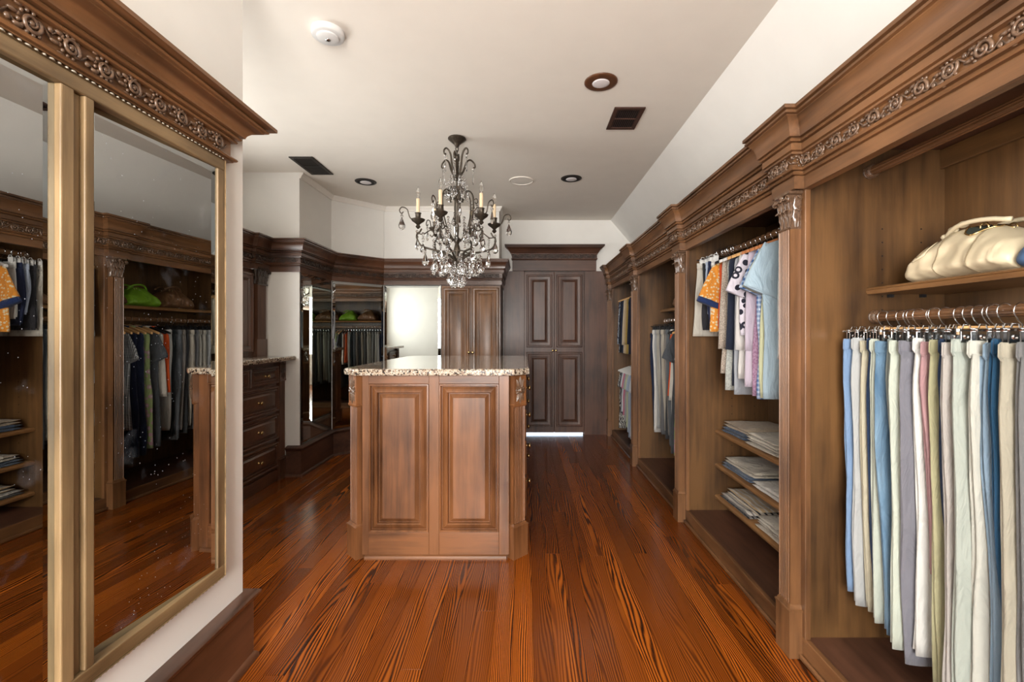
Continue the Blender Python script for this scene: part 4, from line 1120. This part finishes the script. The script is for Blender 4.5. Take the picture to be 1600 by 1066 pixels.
# --- bay 3: long garments
RZ3 = 1.372; G3 = 'long garments in the third closet bay'; HG3 = 'hangers in the third closet bay'
def b3_top(y, desc, L, mat, hk=H_WOOD, **kw):
    top_garment(kw.pop('nm', 'dress'), 1.345, y, RZ3 - .062, L, mat, desc + ' in the third closet bay', G3, **kw)
    shirt_hanger((1.34, y, RZ3), 'wooden hanger carrying the ' + desc, HG3, hk)
b3_top(3.165, 'blue grey dress', .86, cl('cloth_bluegrey', (.18, .22, .27)), half=.19, cat='dress')
b3_top(3.215, 'stone coloured blouse', .52, cl('cloth_stone', (.44, .41, .40)), half=.19, cat='blouse')
b3_top(3.270, 'black and white gingham dress', .80, cl('cloth_gingham', (.62, .64, .64), 'gingham', (.03, .035, .05), 26), half=.185, hem=.20, cat='dress', sleeve='short')
b3_top(3.325, 'midnight blue dress', 1.02, cl('cloth_midnight', (.012, .018, .045)), half=.19, hem=.21, cat='dress')
b3_top(3.385, 'navy sleeveless dress', 1.02, cl('cloth_navydress', (.018, .026, .06)), half=.19, hem=.21, cat='dress')
b3_top(3.440, 'pink and green floral dress', .98, cl('cloth_floral', (.55, .33, .40), 'print', (.36, .46, .20), 24, (.66, .58, .56)), half=.185, hem=.22, cat='dress')
b3_top(3.500, 'charcoal T-shirt dress', .98, cl('cloth_charcoaldress', (.075, .082, .092)), half=.205, hem=.22, cat='dress', sleeve='short')
b3_top(3.560, 'ivory blouse', .58, cl('cloth_ivoryblouse', (.66, .63, .56)), half=.19, cat='blouse', hk=H_BLACK)
b3_top(3.605, 'bright orange blouse', .55, cl('cloth_orangeblouse', (.70, .10, .02)), half=.19, cat='blouse', hk=H_BLACK)
P3 = [('snow white', (.74, .73, .69), .86), ('black green', (.02, .026, .028), .92), ('steel grey', (.14, .155, .17), .96), ('mushroom', (.26, .235, .21), .88), ('graphite', (.055, .058, .062), .92), ('oatmeal', (.46, .42, .35), .86),
      ('slate', (.15, .15, .155), .90), ('shell white', (.66, .64, .58), .84), ('putty', (.38, .36, .31), .85), ('silver grey', (.36, .37, .37), .88), ('milk white', (.70, .69, .65), .90), ('chalk white', (.76, .75, .72), .93), ('ink navy', (.016, .024, .055), .86)]
for i, (nmn, colr, L) in enumerate(P3):
    y = 3.655 + i * .0455
    x0 = 1.175 + .008 * math.sin(i * 2)
    trousers('trousers', x0, y, RZ3 - .085 - (.03 if i == 12 else 0), L, cloth('cloth3_' + nmn, colr), nmn + f' trousers in the third closet bay, {ORD[i]} after the orange blouse', G3, w=(.30, .32, .27, .25), thick=.038)
    clip_hanger((x0 + .15, y, RZ3), f'black clip hanger holding the {nmn} trousers in the third bay', HG3, H_CLIPK)

# --- bay 4: two rows of tops
G4 = 'tops in the farthest closet bay'; HG4 = 'hangers in the farthest closet bay'
U4 = [('blue white print jacket', cl('cloth4_print', (.03, .04, .08), 'scroll', (.42, .46, .5), 18)), ('black jacket', cl('cloth4_black', (.012, .014, .02))), ('navy trimmed jacket', cl('cloth4_navy', (.02, .028, .06))), ('cream jacket', cl('cloth4_cream', (.62, .52, .38))),
      ('tan jacket', cl('cloth4_tan', (.52, .38, .22))), ('mustard jacket', cl('cloth4_mustard', (.38, .26, .07))), ('dark blue jacket', cl('cloth4_dkblue', (.016, .02, .04)))]
for i, (d, m_) in enumerate(U4):
    y = 5.46 - i * .085
    top_garment('jacket', 1.335, y, 1.69, .66, m_, d + ' on the upper rod of the farthest closet bay', G4, half=.20, hem=.205, thick=.055, sleeve='long', cat='jacket')
    shirt_hanger((1.33, y, 1.755), 'hanger carrying the ' + d + ' in the farthest bay', HG4, H_WOOD)
L4 = [('black and white scroll print dress', cl('cloth4_scroll', (.025, .025, .03), 'scroll', (.62, .60, .54), 16), .74), ('striped dark blouse', cl('cloth4_stripe', (.03, .03, .04), 'stripe', (.2, .2, .22), 30), .55), ('white short-sleeved shirt', cl('cloth4_white', (.72, .73, .76)), .52), ('rose pink T-shirt', cl('cloth4_pink', (.62, .20, .30)), .55),
      ('heather grey T-shirt', cl('cloth4_heather', (.40, .39, .40)), .60), ('pale lime blouse', cl('cloth4_lime', (.56, .60, .40)), .66), ('powder blue shirt', cl('cloth4_powder', (.46, .53, .64)), .70), ('washed blue shirt', cl('cloth4_washed', (.38, .46, .60)), .74), ('pearl white shirt', cl('cloth4_pearl', (.66, .68, .72)), .74)]
for i, (d, m_, L) in enumerate(L4):
    y = 5.47 - i * .072
    top_garment('hanging_shirt', 1.335, y, .862, L, m_, d + ' on the lower rod of the farthest closet bay', G4, half=.185, hem=.195, thick=.05, sleeve='soft')
    shirt_hanger((1.33, y, .925), 'hanger carrying the ' + d + ' low in the farthest bay', HG4, H_WHITE)

# ================================================================== FOLDED CLOTHES
def folded(x0, x1, y0, y1, z0, h, mat, label, layers=2, seed=None):
    seed = rnd.random() * 40 if seed is None else seed
    t = thing('folded_garment', ((x0 + x1) / 2, (y0 + y1) / 2, z0), label, 'folded clothes', 'folded clothes on the three shelves')
    lh = h / layers
    for l in range(layers):
        rings = []
        a0 = x0 + .006 * l + .004 * math.sin(seed + l); zb = z0 + lh * l
        n = 14
        for i in range(n + 1):
            q = i / n; y = y0 + (y1 - y0) * q
            endf = min(1, 6 * min(q, 1 - q) + .25)
            pr_ = []
            m = 22
            for k in range(m):
                a = 2 * PI * k / m
                x = (a0 + x1) / 2 + (x1 - a0) / 2 * sgp(math.cos(a), .45)
                hh = lh * (.5 if k > m / 2 else .5)
                z = zb + lh / 2 + lh / 2 * .98 * sgp(math.sin(a), .55) * endf
                if math.sin(a) > .1 and l == layers - 1:
                    z += .014 * noise.noise(Vector((x * 12, y * 9, seed))) * endf - .010 * max(0, (x - x0) / (x1 - x0) - .7)
                if l == 0 and math.sin(a) < 0: z = max(z, z0 + .0005)
                x += .012 * noise.noise(Vector((y * 7, seed + l, 0)))
                pr_.append((x, y, z))
            rings.append(pr_)
        build('fold', MB().loft(rings), mat, t, smooth=True)
    return t
SX = 1.285
folded(SX + .00, 1.58, 2.67, 2.97, .6175, .036, cl('fold_denim', (.06, .09, .15)), 'dark denim garment at the bottom of the far pile, top shelf', 2)
folded(SX + .01, 1.59, 2.64, 2.975, .654, .034, cl('fold_beige', (.50, .40, .29)), 'beige garment folded on the dark denim one, top shelf', 2)
folded(SX - .005, 1.55, 2.30, 2.64, .6175, .034, cl('fold_oat', (.56, .51, .43)), 'oat coloured garment at the bottom of the near pile, top shelf', 2)
folded(SX + .00, 1.55, 2.31, 2.635, .652, .036, cl('fold_cream', (.66, .61, .52)), 'cream garment on top of the near pile, top shelf', 2)
folded(SX + .00, 1.58, 2.60, 2.975, .3925, .030, cl('fold_bluegrey', (.12, .16, .23)), 'blue grey garment at the bottom of the far pile, middle shelf', 2)
folded(SX + .015, 1.585, 2.58, 2.965, .423, .034, cl('fold_ivory', (.62, .57, .48)), 'ivory garment folded on the blue grey one, middle shelf', 2)
folded(SX - .005, 1.55, 2.26, 2.57, .3925, .036, cl('fold_white', (.72, .70, .66)), 'white garment lying alone at the near side, middle shelf', 2)
folded(SX - .005, 1.58, 2.60, 2.98, .1855, .034, cl('fold_bwplaid', (.66, .62, .56), 'tartan', (.012, .012, .016), 12, (.25, .23, .22)), 'black and white plaid garment at the bottom, lowest shelf', 2)
folded(SX + .03, 1.585, 2.55, 2.95, .220, .040, cl('fold_tanplaid', (.50, .36, .21), 'tartan', (.02, .02, .03), 9, (.60, .54, .46)), 'tan plaid garment folded on the black and white one, lowest shelf', 2)
folded(SX - .005, 1.55, 2.20, 2.53, .1855, .034, cl('fold_bone', (.60, .54, .46)), 'bone coloured garment at the bottom of the near pile, lowest shelf', 2)
folded(SX + .005, 1.55, 2.20, 2.525, .220, .030, cl('fold_linen', (.68, .63, .55)), 'linen white garment on top of the near pile, lowest shelf', 2)

# ================================================================== HANDBAGS
def handbag(name, xa, xb, ya, yb, z0, h, mat, label, handle=True, detail=False, seed=1.0, peak=.45, group=None):
    """slouchy bag lying along Y; ya is the far end"""
    t = thing(name, ((xa + xb) / 2, (ya + yb) / 2, z0), label, 'handbag', group)
    rings = []; n = 52; m = 44
    xc = (xa + xb) / 2; hw = (xb - xa) / 2
    def height(q):
        pts = [(0, .52), (.05, .58), (.16, .74), (.30, .96), (.40, 1.0), (.55, .95), (.70, .88), (.82, .74), (.93, .60), (1, .48)]
        for (a, va), (b, vb) in zip(pts, pts[1:]):
            if q <= b: return va + (vb - va) * (q - a) / (b - a)
        return .5
    for i in range(n + 1):
        q = i / n; y = ya + (yb - ya) * q
        end = min(1, (min(q, 1 - q) * 12 + .15)) ** .5
        H = h * height(q) * (0.80 + .20 * end)
        ring_ = []
        for k in range(m):
            a = 2 * PI * k / m
            c_, s_ = math.cos(a), math.sin(a)
            zz_ = z0 + H * .5 * (1 + sgp(s_, .7))
            taper = 1 - .62 * max(0, (zz_ - z0) / h - .2)
            x = xc + hw * sgp(c_, .75) * taper * (.78 + .22 * end)
            w = noise.noise(Vector((y * 12 + seed, zz_ * 15, x * 5))) * .026 + noise.noise(Vector((y * 30, zz_ * 26 + seed, x * 8))) * .010
            w -= .020 * max(0, .35 - abs(noise.noise(Vector((y * 9 - zz_ * 14 + seed, zz_ * 16 + y * 7, seed)))) * 2.2) * min(1, q * 2.5)
            lift = max(0, min(1, (zz_ - z0) / (h * .3)))
            ring_.append((x + (w if c_ < 0 else -w) * lift, y + w * .4, zz_ + w * .5 * lift))
        rings.append(ring_)
    body = build('bag_body', MB().loft(rings), mat, t, smooth=True)
    # seams
    for q in ((.36, .68) if detail else (.5,)):
        i = int(q * n); r_ = rings[i]
        sp = [Vector(r_[k]) + Vector((-.0015, 0, .0012)) for k in range(m // 4 - 1, 3 * m // 4)]
        build('seam', MB().tube(sp, .0016, 5), M['stitch'] if detail else mat, body, smooth=True)
    # top opening with zip
    zp = [Vector(rings[i][m // 4]) + Vector((0, 0, .001)) for i in range(int(.30 * n), int(.80 * n))]
    build('zip', MB().tube(zp, .0035, 5), M['brass'] if detail else mat, t, smooth=True)
    if handle:
        for s in (-1, 1):
            y0_, y1_ = ya + (yb - ya) * .26, ya + (yb - ya) * .62
            b0 = Vector((xc + s * hw * .35, y0_, z0 + h * .80)); b1 = Vector((xc + s * hw * .35, y1_, z0 + h * .93))
            pts = []
            for i in range(15):
                u = i / 14
                p = b0.lerp(b1, u) + Vector((s * .02 * math.sin(PI * u), (yb - ya) * .22 * u * u, h * (.16 if detail else .24) * math.sin(PI * min(1, u * 1.05)) ** .6))
                pts.append(p)
            hd = build('handle', MB().tube(pts, .0075, 8), mat, t, smooth=True)
            for p in (b0, b1):
                build('ring', MB().torus((p.x, p.y, p.z - .006), .013, .0028, 'X', 14, 6), M['brass'], hd, smooth=True)
            if detail and s < 0:
                # knotted leather ties round the handle base
                for dy, dz in ((0, .012), (.022, .030), (.050, .040)):
                    build('knot', MB().ball((b0.x, b0.y - abs(dy) * 1.2, b0.z + dz), .013, .016, .011, 10, 7), mat, hd, smooth=True)
    if detail:
        # luggage tag lying on the sloping end, hung from a brass clasp
        i0, i1, k0, k1 = int(.13 * n), int(.24 * n), int(m * .38), int(m * .49)
        for nm_, off, sh_, mt_ in (('luggage_tag', .0035, 0, mat), ('tag_window', .0075, 1, M['stitch'])):
            vs = []; ci, ck = i1 - i0 + 1 - 2 * sh_ * 2, k1 - k0 + 1 - 2 * sh_
            for i in range(i0 + 2 * sh_, i1 + 1 - 2 * sh_):
                for k_ in range(k0 + sh_, k1 + 1 - sh_):
                    p = Vector(rings[i][k_]); c0_ = Vector((xc, p.y, z0 + h * .3)); nv = (p - c0_).normalized()
                    vs.append(tuple(p + nv * off))
            fs = [(a_ * ck + b_, a_ * ck + b_ + 1, (a_ + 1) * ck + b_ + 1, (a_ + 1) * ck + b_) for a_ in range(ci - 1) for b_ in range(ck - 1)]
            tg = build(nm_, MB().add(vs, fs), mt_, t, smooth=True)
            so = tg.modifiers.new('thick', 'SOLIDIFY'); so.thickness = .003; so.offset = 0
        p = Vector(rings[int(.27 * n)][int(m * .31)])
        build('tag_clasp', MB().torus((p.x - .004, p.y, p.z + .006), .011, .003, 'X', 16, 6).tube([(p.x - .006, p.y, p.z - .008), (p.x - .004, p.y + .012, p.z - .02)], .004, 6), M['brass'], t, smooth=True)
        # dark patch laid on top: shade of the unzipped mouth as colour
        vs = []; ii = range(int(.46 * n), int(.74 * n)); L_n = len(ii)
        for j, i in enumerate(ii):
            sp_ = math.sin(PI * (j + .25) / (L_n - .5)) * 5
            for kk in (-1, -.5, 0, .5, 1):
                kf = m / 4 + 2 + kk * sp_; ka = int(math.floor(kf)); fr = kf - ka
                p = Vector(rings[i][ka]).lerp(Vector(rings[i][ka + 1]), fr)
                vs.append(tuple(p + Vector((-.001, 0, .0022))))
        fs = [(a_ * 5 + b_, a_ * 5 + b_ + 1, a_ * 5 + b_ + 6, a_ * 5 + b_ + 5) for a_ in range(L_n - 1) for b_ in range(4)]
        mo = build('mouth_shade_patch', MB().add(vs, fs), M['bagdark'], t, smooth=True)
        loop = [vs[a_ * 5] for a_ in range(L_n)] + [vs[a_ * 5 + 4] for a_ in range(L_n - 1, -1, -1)]
        build('zip_teeth', MB().tube(loop + [loop[0]], .0028, 5), M['brass'], mo, smooth=True)
        zq = Vector(rings[int(.68 * n)][m // 4])
        build('zip_pull', MB().box(zq.x - .030, zq.x - .020, zq.y - .004, zq.y + .004, zq.z - .040, zq.z + .004).box(zq.x - .028, zq.x - .018, zq.y - .012, zq.y + .012, zq.z - .044, zq.z - .036), M['brass'], t, bevel=.002)
    return t
handbag('handbag', 1.335, 1.585, 1.620, 1.265, 1.4285, .168, M['bagcream'], 'slouchy cream leather handbag with brass rings on the nearest closet shelf', True, True, 3.0)
handbag('handbag', 1.335, 1.58, 1.252, .96, 1.4285, .14, M['bagblue'], 'blue bag beside the cream handbag at the right edge', True, False, 8.0)
handbag('handbag', 1.32, 1.57, 3.42, 3.13, 1.4805, .16, M['bagbrown'], 'dark brown leather handbag at the near end of the third bay shelf', True, False, 5.0)
handbag('handbag', 1.32, 1.57, 3.72, 3.435, 1.4805, .165, M['baggreen'], 'lime green handbag in the middle of the third bay shelf', True, False, 11.0)
handbag('handbag', 1.31, 1.57, 4.06, 3.76, 1.4805, .18, M['bagtan'], 'tan brown handbag at the far end of the third bay shelf', True, False, 15.0)

# ================================================================== CHANDELIER
CX, CY = -.487, 3.30
ch = thing('chandelier', (CX, CY, CEIL), 'dark bronze six-candle chandelier hung with crystal drops above the island', 'chandelier')
def lat(prof): return MB().lathe(prof, (CX, CY, 0), 18)
Z = lambda c_: CEIL - (c_ - 72) * .001132           # photo row in the enlarged crop -> height
build('canopy', lat([(.004, CEIL - .001), (.064, CEIL - .001), (.066, CEIL - .008), (.060, CEIL - .014), (.050, CEIL - .022), (.036, CEIL - .034), (.020, CEIL - .048), (.015, CEIL - .060), (.008, CEIL - .068)]), M['bronze'], ch, angle=40)
link = shared('chain_link', MB().tube([(.010 * math.cos(a), 0, .020 * math.sin(a)) for a in [2 * PI * i / 14 for i in range(15)]], .0035, 6), M['bronze'], True)
for i in range(6):
    o = place('chain_link', link, ch, (CX, CY, CEIL - .078 - .031 * i), (PI / 2) * (i % 2) + .3)
build('upper_hub', lat([(.004, Z(298)), (.030, Z(300)), (.036, Z(306)), (.030, Z(313)), (.033, Z(322)), (.024, Z(334)), (.010, Z(342)), (.006, Z(350))]), M['bronze'], ch, angle=40)
build('stem', lat([(.006, Z(345)), (.008, Z(420)), (.024, Z(428)), (.030, Z(440)), (.024, Z(452)), (.030, Z(462)), (.016, Z(476)), (.007, Z(492)), (.007, Z(690)), (.012, Z(705)), (.030, Z(722)), (.022, Z(735)), (.014, Z(750)), (.022, Z(775)), (.026, Z(795)), (.015, Z(815)), (.010, Z(840)), (.030, Z(852)), (.038, Z(866)), (.030, Z(882)), (.012, Z(900)), (.004, Z(915))]), M['bronze'], ch, angle=40)
def bez(pts, n=18):
    """Catmull-Rom through (r, z) points"""
    P = [pts[0]] + list(pts) + [pts[-1]]; out = []
    for i in range(1, len(P) - 2):
        for j in range(n):
            t = j / n
            q = []
            for d in range(2):
                a, b, c_, e = P[i - 1][d], P[i][d], P[i + 1][d], P[i + 2][d]
                q.append(.5 * ((2 * b) + (-a + c_) * t + (2 * a - 5 * b + 4 * c_ - e) * t * t + (-a + 3 * b - 3 * c_ + e) * t ** 3))
            out.append(tuple(q))
    out.append(tuple(P[-2])); return out
def radial(curve, ang): return [(CX + r * math.cos(ang), CY + r * math.sin(ang), z) for r, z in curve]
# crystal pendants (bead, beads, almond drop)
def pendant(nb, L, w):
    mb = MB(); z = -.004
    for i in range(nb):
        r = .0105 if i % 2 == 0 else .008
        mb.ball((0, 0, z - r), r, r, r, 8, 5); z -= 2 * r + .001
    rings = []
    for q, a in ((0, .12), (.12, .3), (.35, .62), (.62, 1), (.82, .92), (.95, .5), (1, .12)):
        rings.append([(w * a * math.cos(2 * PI * k / 8), w * .55 * a * math.sin(2 * PI * k / 8), z - L * q) for k in range(8)])
    mb.loft(rings)
    return shared('crystal_drop', mb, M['crystal'])
PD = [pendant(1, .088, .024), pendant(2, .086, .025), pendant(3, .082, .025), pendant(4, .076, .022), pendant(2, .085, .013)]
wire = shared('wire', MB().tube([(0, 0, 0), (0, 0, -.02)], .001, 4), M['bronze'])
def drop(k_, r, ang, z):
    o = place('crystal_drop', PD[k_], ch, (CX + r * math.cos(ang), CY + r * math.sin(ang), z), rnd.random() * 3)
    return o
arm_curve = bez([(.028, Z(858)), (.09, Z(810)), (.17, Z(795)), (.255, Z(770)), (.285, Z(715)), (.262, Z(685)), (.25, Z(665))], 7)
arm2_curve = bez([(.285, Z(690)), (.24, Z(700)), (.19, Z(672)), (.165, Z(690)), (.178, Z(712)), (.192, Z(700))], 6)
cage = bez([(.050, Z(475)), (.060, Z(430)), (.095, Z(418)), (.125, Z(460)), (.120, Z(560)), (.085, Z(660)), (.030, Z(730))], 7)
cage2 = bez([(.122, Z(480)), (.150, Z(470)), (.160, Z(490)), (.148, Z(502)), (.140, Z(492))], 6)
cage3 = bez([(.118, Z(570)), (.15, Z(530)), (.175, Z(530)), (.182, Z(552)), (.168, Z(562)), (.160, Z(550))], 6)
crown_arm = bez([(.028, Z(305)), (.052, Z(270)), (.075, Z(215)), (.105, Z(195)), (.138, Z(215)), (.142, Z(238)), (.128, Z(240))], 6)
crown_arm_b = bez([(.026, Z(305)), (.038, Z(250)), (.050, Z(180)), (.078, Z(150)), (.098, Z(165)), (.096, Z(188)), (.084, Z(184))], 6)
tendril = bez([(.285, Z(625)), (.330, Z(600)), (.350, Z(550)), (.385, Z(538)), (.402, Z(560)), (.388, Z(578)), (.376, Z(566))], 6)
for i in range(6):
    ang = R(-45 - 60 * i)
    am = build('candle_arm', MB().tube(radial(arm_curve, ang), [.0085 - .003 * j / (len(arm_curve) - 1) for j in range(len(arm_curve))], 7).tube(radial(arm2_curve, ang), .0045, 6), M['bronze'], ch, smooth=True)
    px, py = CX + .275 * math.cos(ang), CY + .275 * math.sin(ang)
    L_ = lambda prof: MB().lathe(prof, (px, py, 0), 14)
    build('drip_pan', L_([(.004, Z(668)), (.018, Z(655)), (.010, Z(642)), (.022, Z(632)), (.044, Z(618)), (.050, Z(608)), (.046, Z(606)), (.024, Z(614)), (.018, Z(606)), (.020, Z(572)), (.024, Z(568)), (.014, Z(566))]), M['bronze'], am, angle=40)
    build('candle', L_([(.011, Z(568)), (.0125, Z(562)), (.0125, Z(482)), (.011, Z(478)), (.004, Z(477))]), M['candle'], am, angle=40)
    build('bulb', L_([(.006, Z(477)), (.012, Z(462)), (.016, Z(446)), (.013, Z(428)), (.006, Z(412)), (.0015, Z(404))]), M['bulb'], am, smooth=True)
    build('tendril', MB().tube(radial(tendril, ang), .0042, 6), M['bronze'], am, smooth=True)
    sc = build('cage_scroll', MB().tube(radial(cage, ang + R(30)), .0058, 6).tube(radial(cage2, ang + R(30)), .0038, 6).tube(radial(cage3, ang + R(30)), .0042, 6), M['bronze'], ch, smooth=True)
    build('crown_scroll', MB().tube(radial(crown_arm if i % 2 else crown_arm_b, ang + R(15)), [.0085 - .004 * j / (len(crown_arm) - 1) for j in range(len(crown_arm))], 6), M['bronze'], ch, smooth=True)
    # crystals
    r_c, z_c = ((.128, Z(240)) if i % 2 else (.086, Z(186)))
    drop(4, r_c, ang + R(15), z_c)
    drop(2, .058, ang + R(40), Z(325)); drop(1, .075, ang + R(5), Z(360)); drop(3, .040, ang, Z(300))
    drop(0, .386, ang, Z(580)); drop(2, .282, ang, Z(672)); drop(3, .245, ang + R(9), Z(690))
    drop(0, .155, ang + R(30), Z(505)); drop(4, .168, ang + R(30), Z(565))
    drop(1, .225, ang - R(6), Z(780)); drop(2, .165, ang, Z(806)); drop(1, .185, ang + R(30), Z(830)); drop(1, .105, ang + R(30), Z(840))
    drop(3, .062, ang + R(10), Z(868)); drop(3, .040, ang + R(40), Z(890)); drop(2, .125, ang - R(22), Z(830))
    drop(4, .09, ang + R(20), Z(640)); drop(3, .11, ang - R(10), Z(590))
    # lower ring scroll
    ring_pts = [(CX + .125 * math.cos(ang + R(60) * j / 8), CY + .125 * math.sin(ang + R(60) * j / 8), Z(822) + .014 * math.sin(PI * j / 8)) for j in range(9)]
    build('basket_band', MB().tube(ring_pts, .0042, 6), M['bronze'], ch, smooth=True)

# ================================================================== CEILING FIXTURES
def recessed(x, y, d, label, trim):
    t = thing('recessed_light', (x, y, CEIL), label, 'ceiling light', 'recessed ceiling lights')
    r = d / 2
    build('trim_ring', MB().lathe([(r * .62, -.0015), (r * .66, -.006), (r * .80, -.009), (r * .95, -.007), (r, -.003), (r, -.0005)], (x, y, CEIL), 28), M[trim], t, smooth=True)
    build('baffle', MB().lathe([(r * .86, -.0062), (r * .80, -.0092), (r * .62, -.0096), (r * .60, -.0092)], (x, y, CEIL), 28), M['black'] if trim == 'ventdark' else M['bronzetrim'], t)
    build('lamp', MB().lathe([(r * .05, -.0140), (r * .40, -.0130), (r * .52, -.0105), (r * .52, -.0095)], (x, y, CEIL), 24), M['lampglass'], t, smooth=True)
recessed(.432, 2.562, .187, 'bronze-rimmed recessed light nearest, beside the brown vent', 'bronzetrim')
recessed(-1.476, 4.24, .195, 'dark-rimmed recessed light near the far left ceiling corner', 'ventdark')
recessed(.43, 4.15, .19, 'dark-rimmed recessed light to the right of the round speaker', 'ventdark')
def vent(x0, x1, y0, y1, label, mat, grid):
    t = thing('ceiling_vent', ((x0 + x1) / 2, (y0 + y1) / 2, CEIL), label, 'air vent', 'ceiling vents')
    b = .026
    f = MB().box(x0, x1, y0, y0 + b, CEIL - .008, CEIL - .0005).box(x0, x1, y1 - b, y1, CEIL - .008, CEIL - .0005).box(x0, x0 + b, y0 + b, y1 - b, CEIL - .008, CEIL - .0005).box(x1 - b, x1, y0 + b, y1 - b, CEIL - .008, CEIL - .0005)
    ym = (y0 + y1) / 2
    f.box(x0 + b, x1 - b, ym - .006, ym + .006, CEIL - .008, CEIL - .0005)
    build('frame', f, M[mat], t)
    build('duct_shade', bx(x0 + b, x1 - b, y0 + b, y1 - b, CEIL - .0022, CEIL - .0006), M['black'], t)  # flat black sheet, painted shade of the opening behind the slats
    n = int((x1 - x0 - 2 * b) / .0125)
    sl = shared('slat', MB().add([(-.001, -(ym - y0 - b - .007) / 2, -.006), (.001, -(ym - y0 - b - .007) / 2, -.006), (.001, (ym - y0 - b - .007) / 2, -.006), (-.001, (ym - y0 - b - .007) / 2, -.006)] + [(.003, -(ym - y0 - b - .007) / 2, -.0023), (.005, -(ym - y0 - b - .007) / 2, -.0023), (.005, (ym - y0 - b - .007) / 2, -.0023), (.003, (ym - y0 - b - .007) / 2, -.0023)], [(0, 1, 2, 3), (4, 7, 6, 5), (0, 4, 5, 1), (1, 5, 6, 2), (2, 6, 7, 3), (3, 7, 4, 0)]), M[mat])
    for i in range(n):
        for yy in ((y0 + b + ym - .006) / 2, (y1 - b + ym + .006) / 2):
            place('slat', sl, t, (x0 + b + (x1 - x0 - 2 * b) * (i + .5) / n, yy, CEIL))
vent(.566, .760, 2.844, 3.145, 'brown metal air vent beside the nearest recessed light', 'ventbrown', True)
vent(-1.885, -1.693, 3.64, 4.04, 'dark metal air vent near the left ceiling corner', 'ventdark', False)
sd = thing('smoke_detector', (-.92, 2.134, CEIL), 'round white smoke detector on the ceiling at left', 'smoke detector')
build('housing', MB().lathe([(.074, -.0005), (.075, -.016), (.072, -.024), (.066, -.028)], (-.92, 2.134, CEIL), 30), M['whiteplastic'], sd, angle=40)
build('grille', MB().lathe([(.050, -.0275), (.048, -.034), (.040, -.038), (.010, -.040)], (-.92, 2.134, CEIL), 26), M['whiteplastic'], sd, angle=40)
build('sensor', MB().lathe([(.013, -.0385), (.013, -.043), (.008, -.046), (.002, -.047)], (-.92, 2.134, CEIL), 14), M['chrome'], sd, smooth=True)
sp = thing('ceiling_speaker', (-.026, 4.21, CEIL), 'round white in-ceiling speaker to the right of the chandelier', 'speaker')
build('rim', MB().torus((-.026, 4.21, CEIL - .002), .108, .006, 'Z', 32, 8), M['ceil'], sp, smooth=True)
build('grille', MB().lathe([(.100, -.0005), (.100, -.003), (.06, -.005), (.004, -.005)], (-.026, 4.21, CEIL), 28), M['ceil'], sp, angle=40)
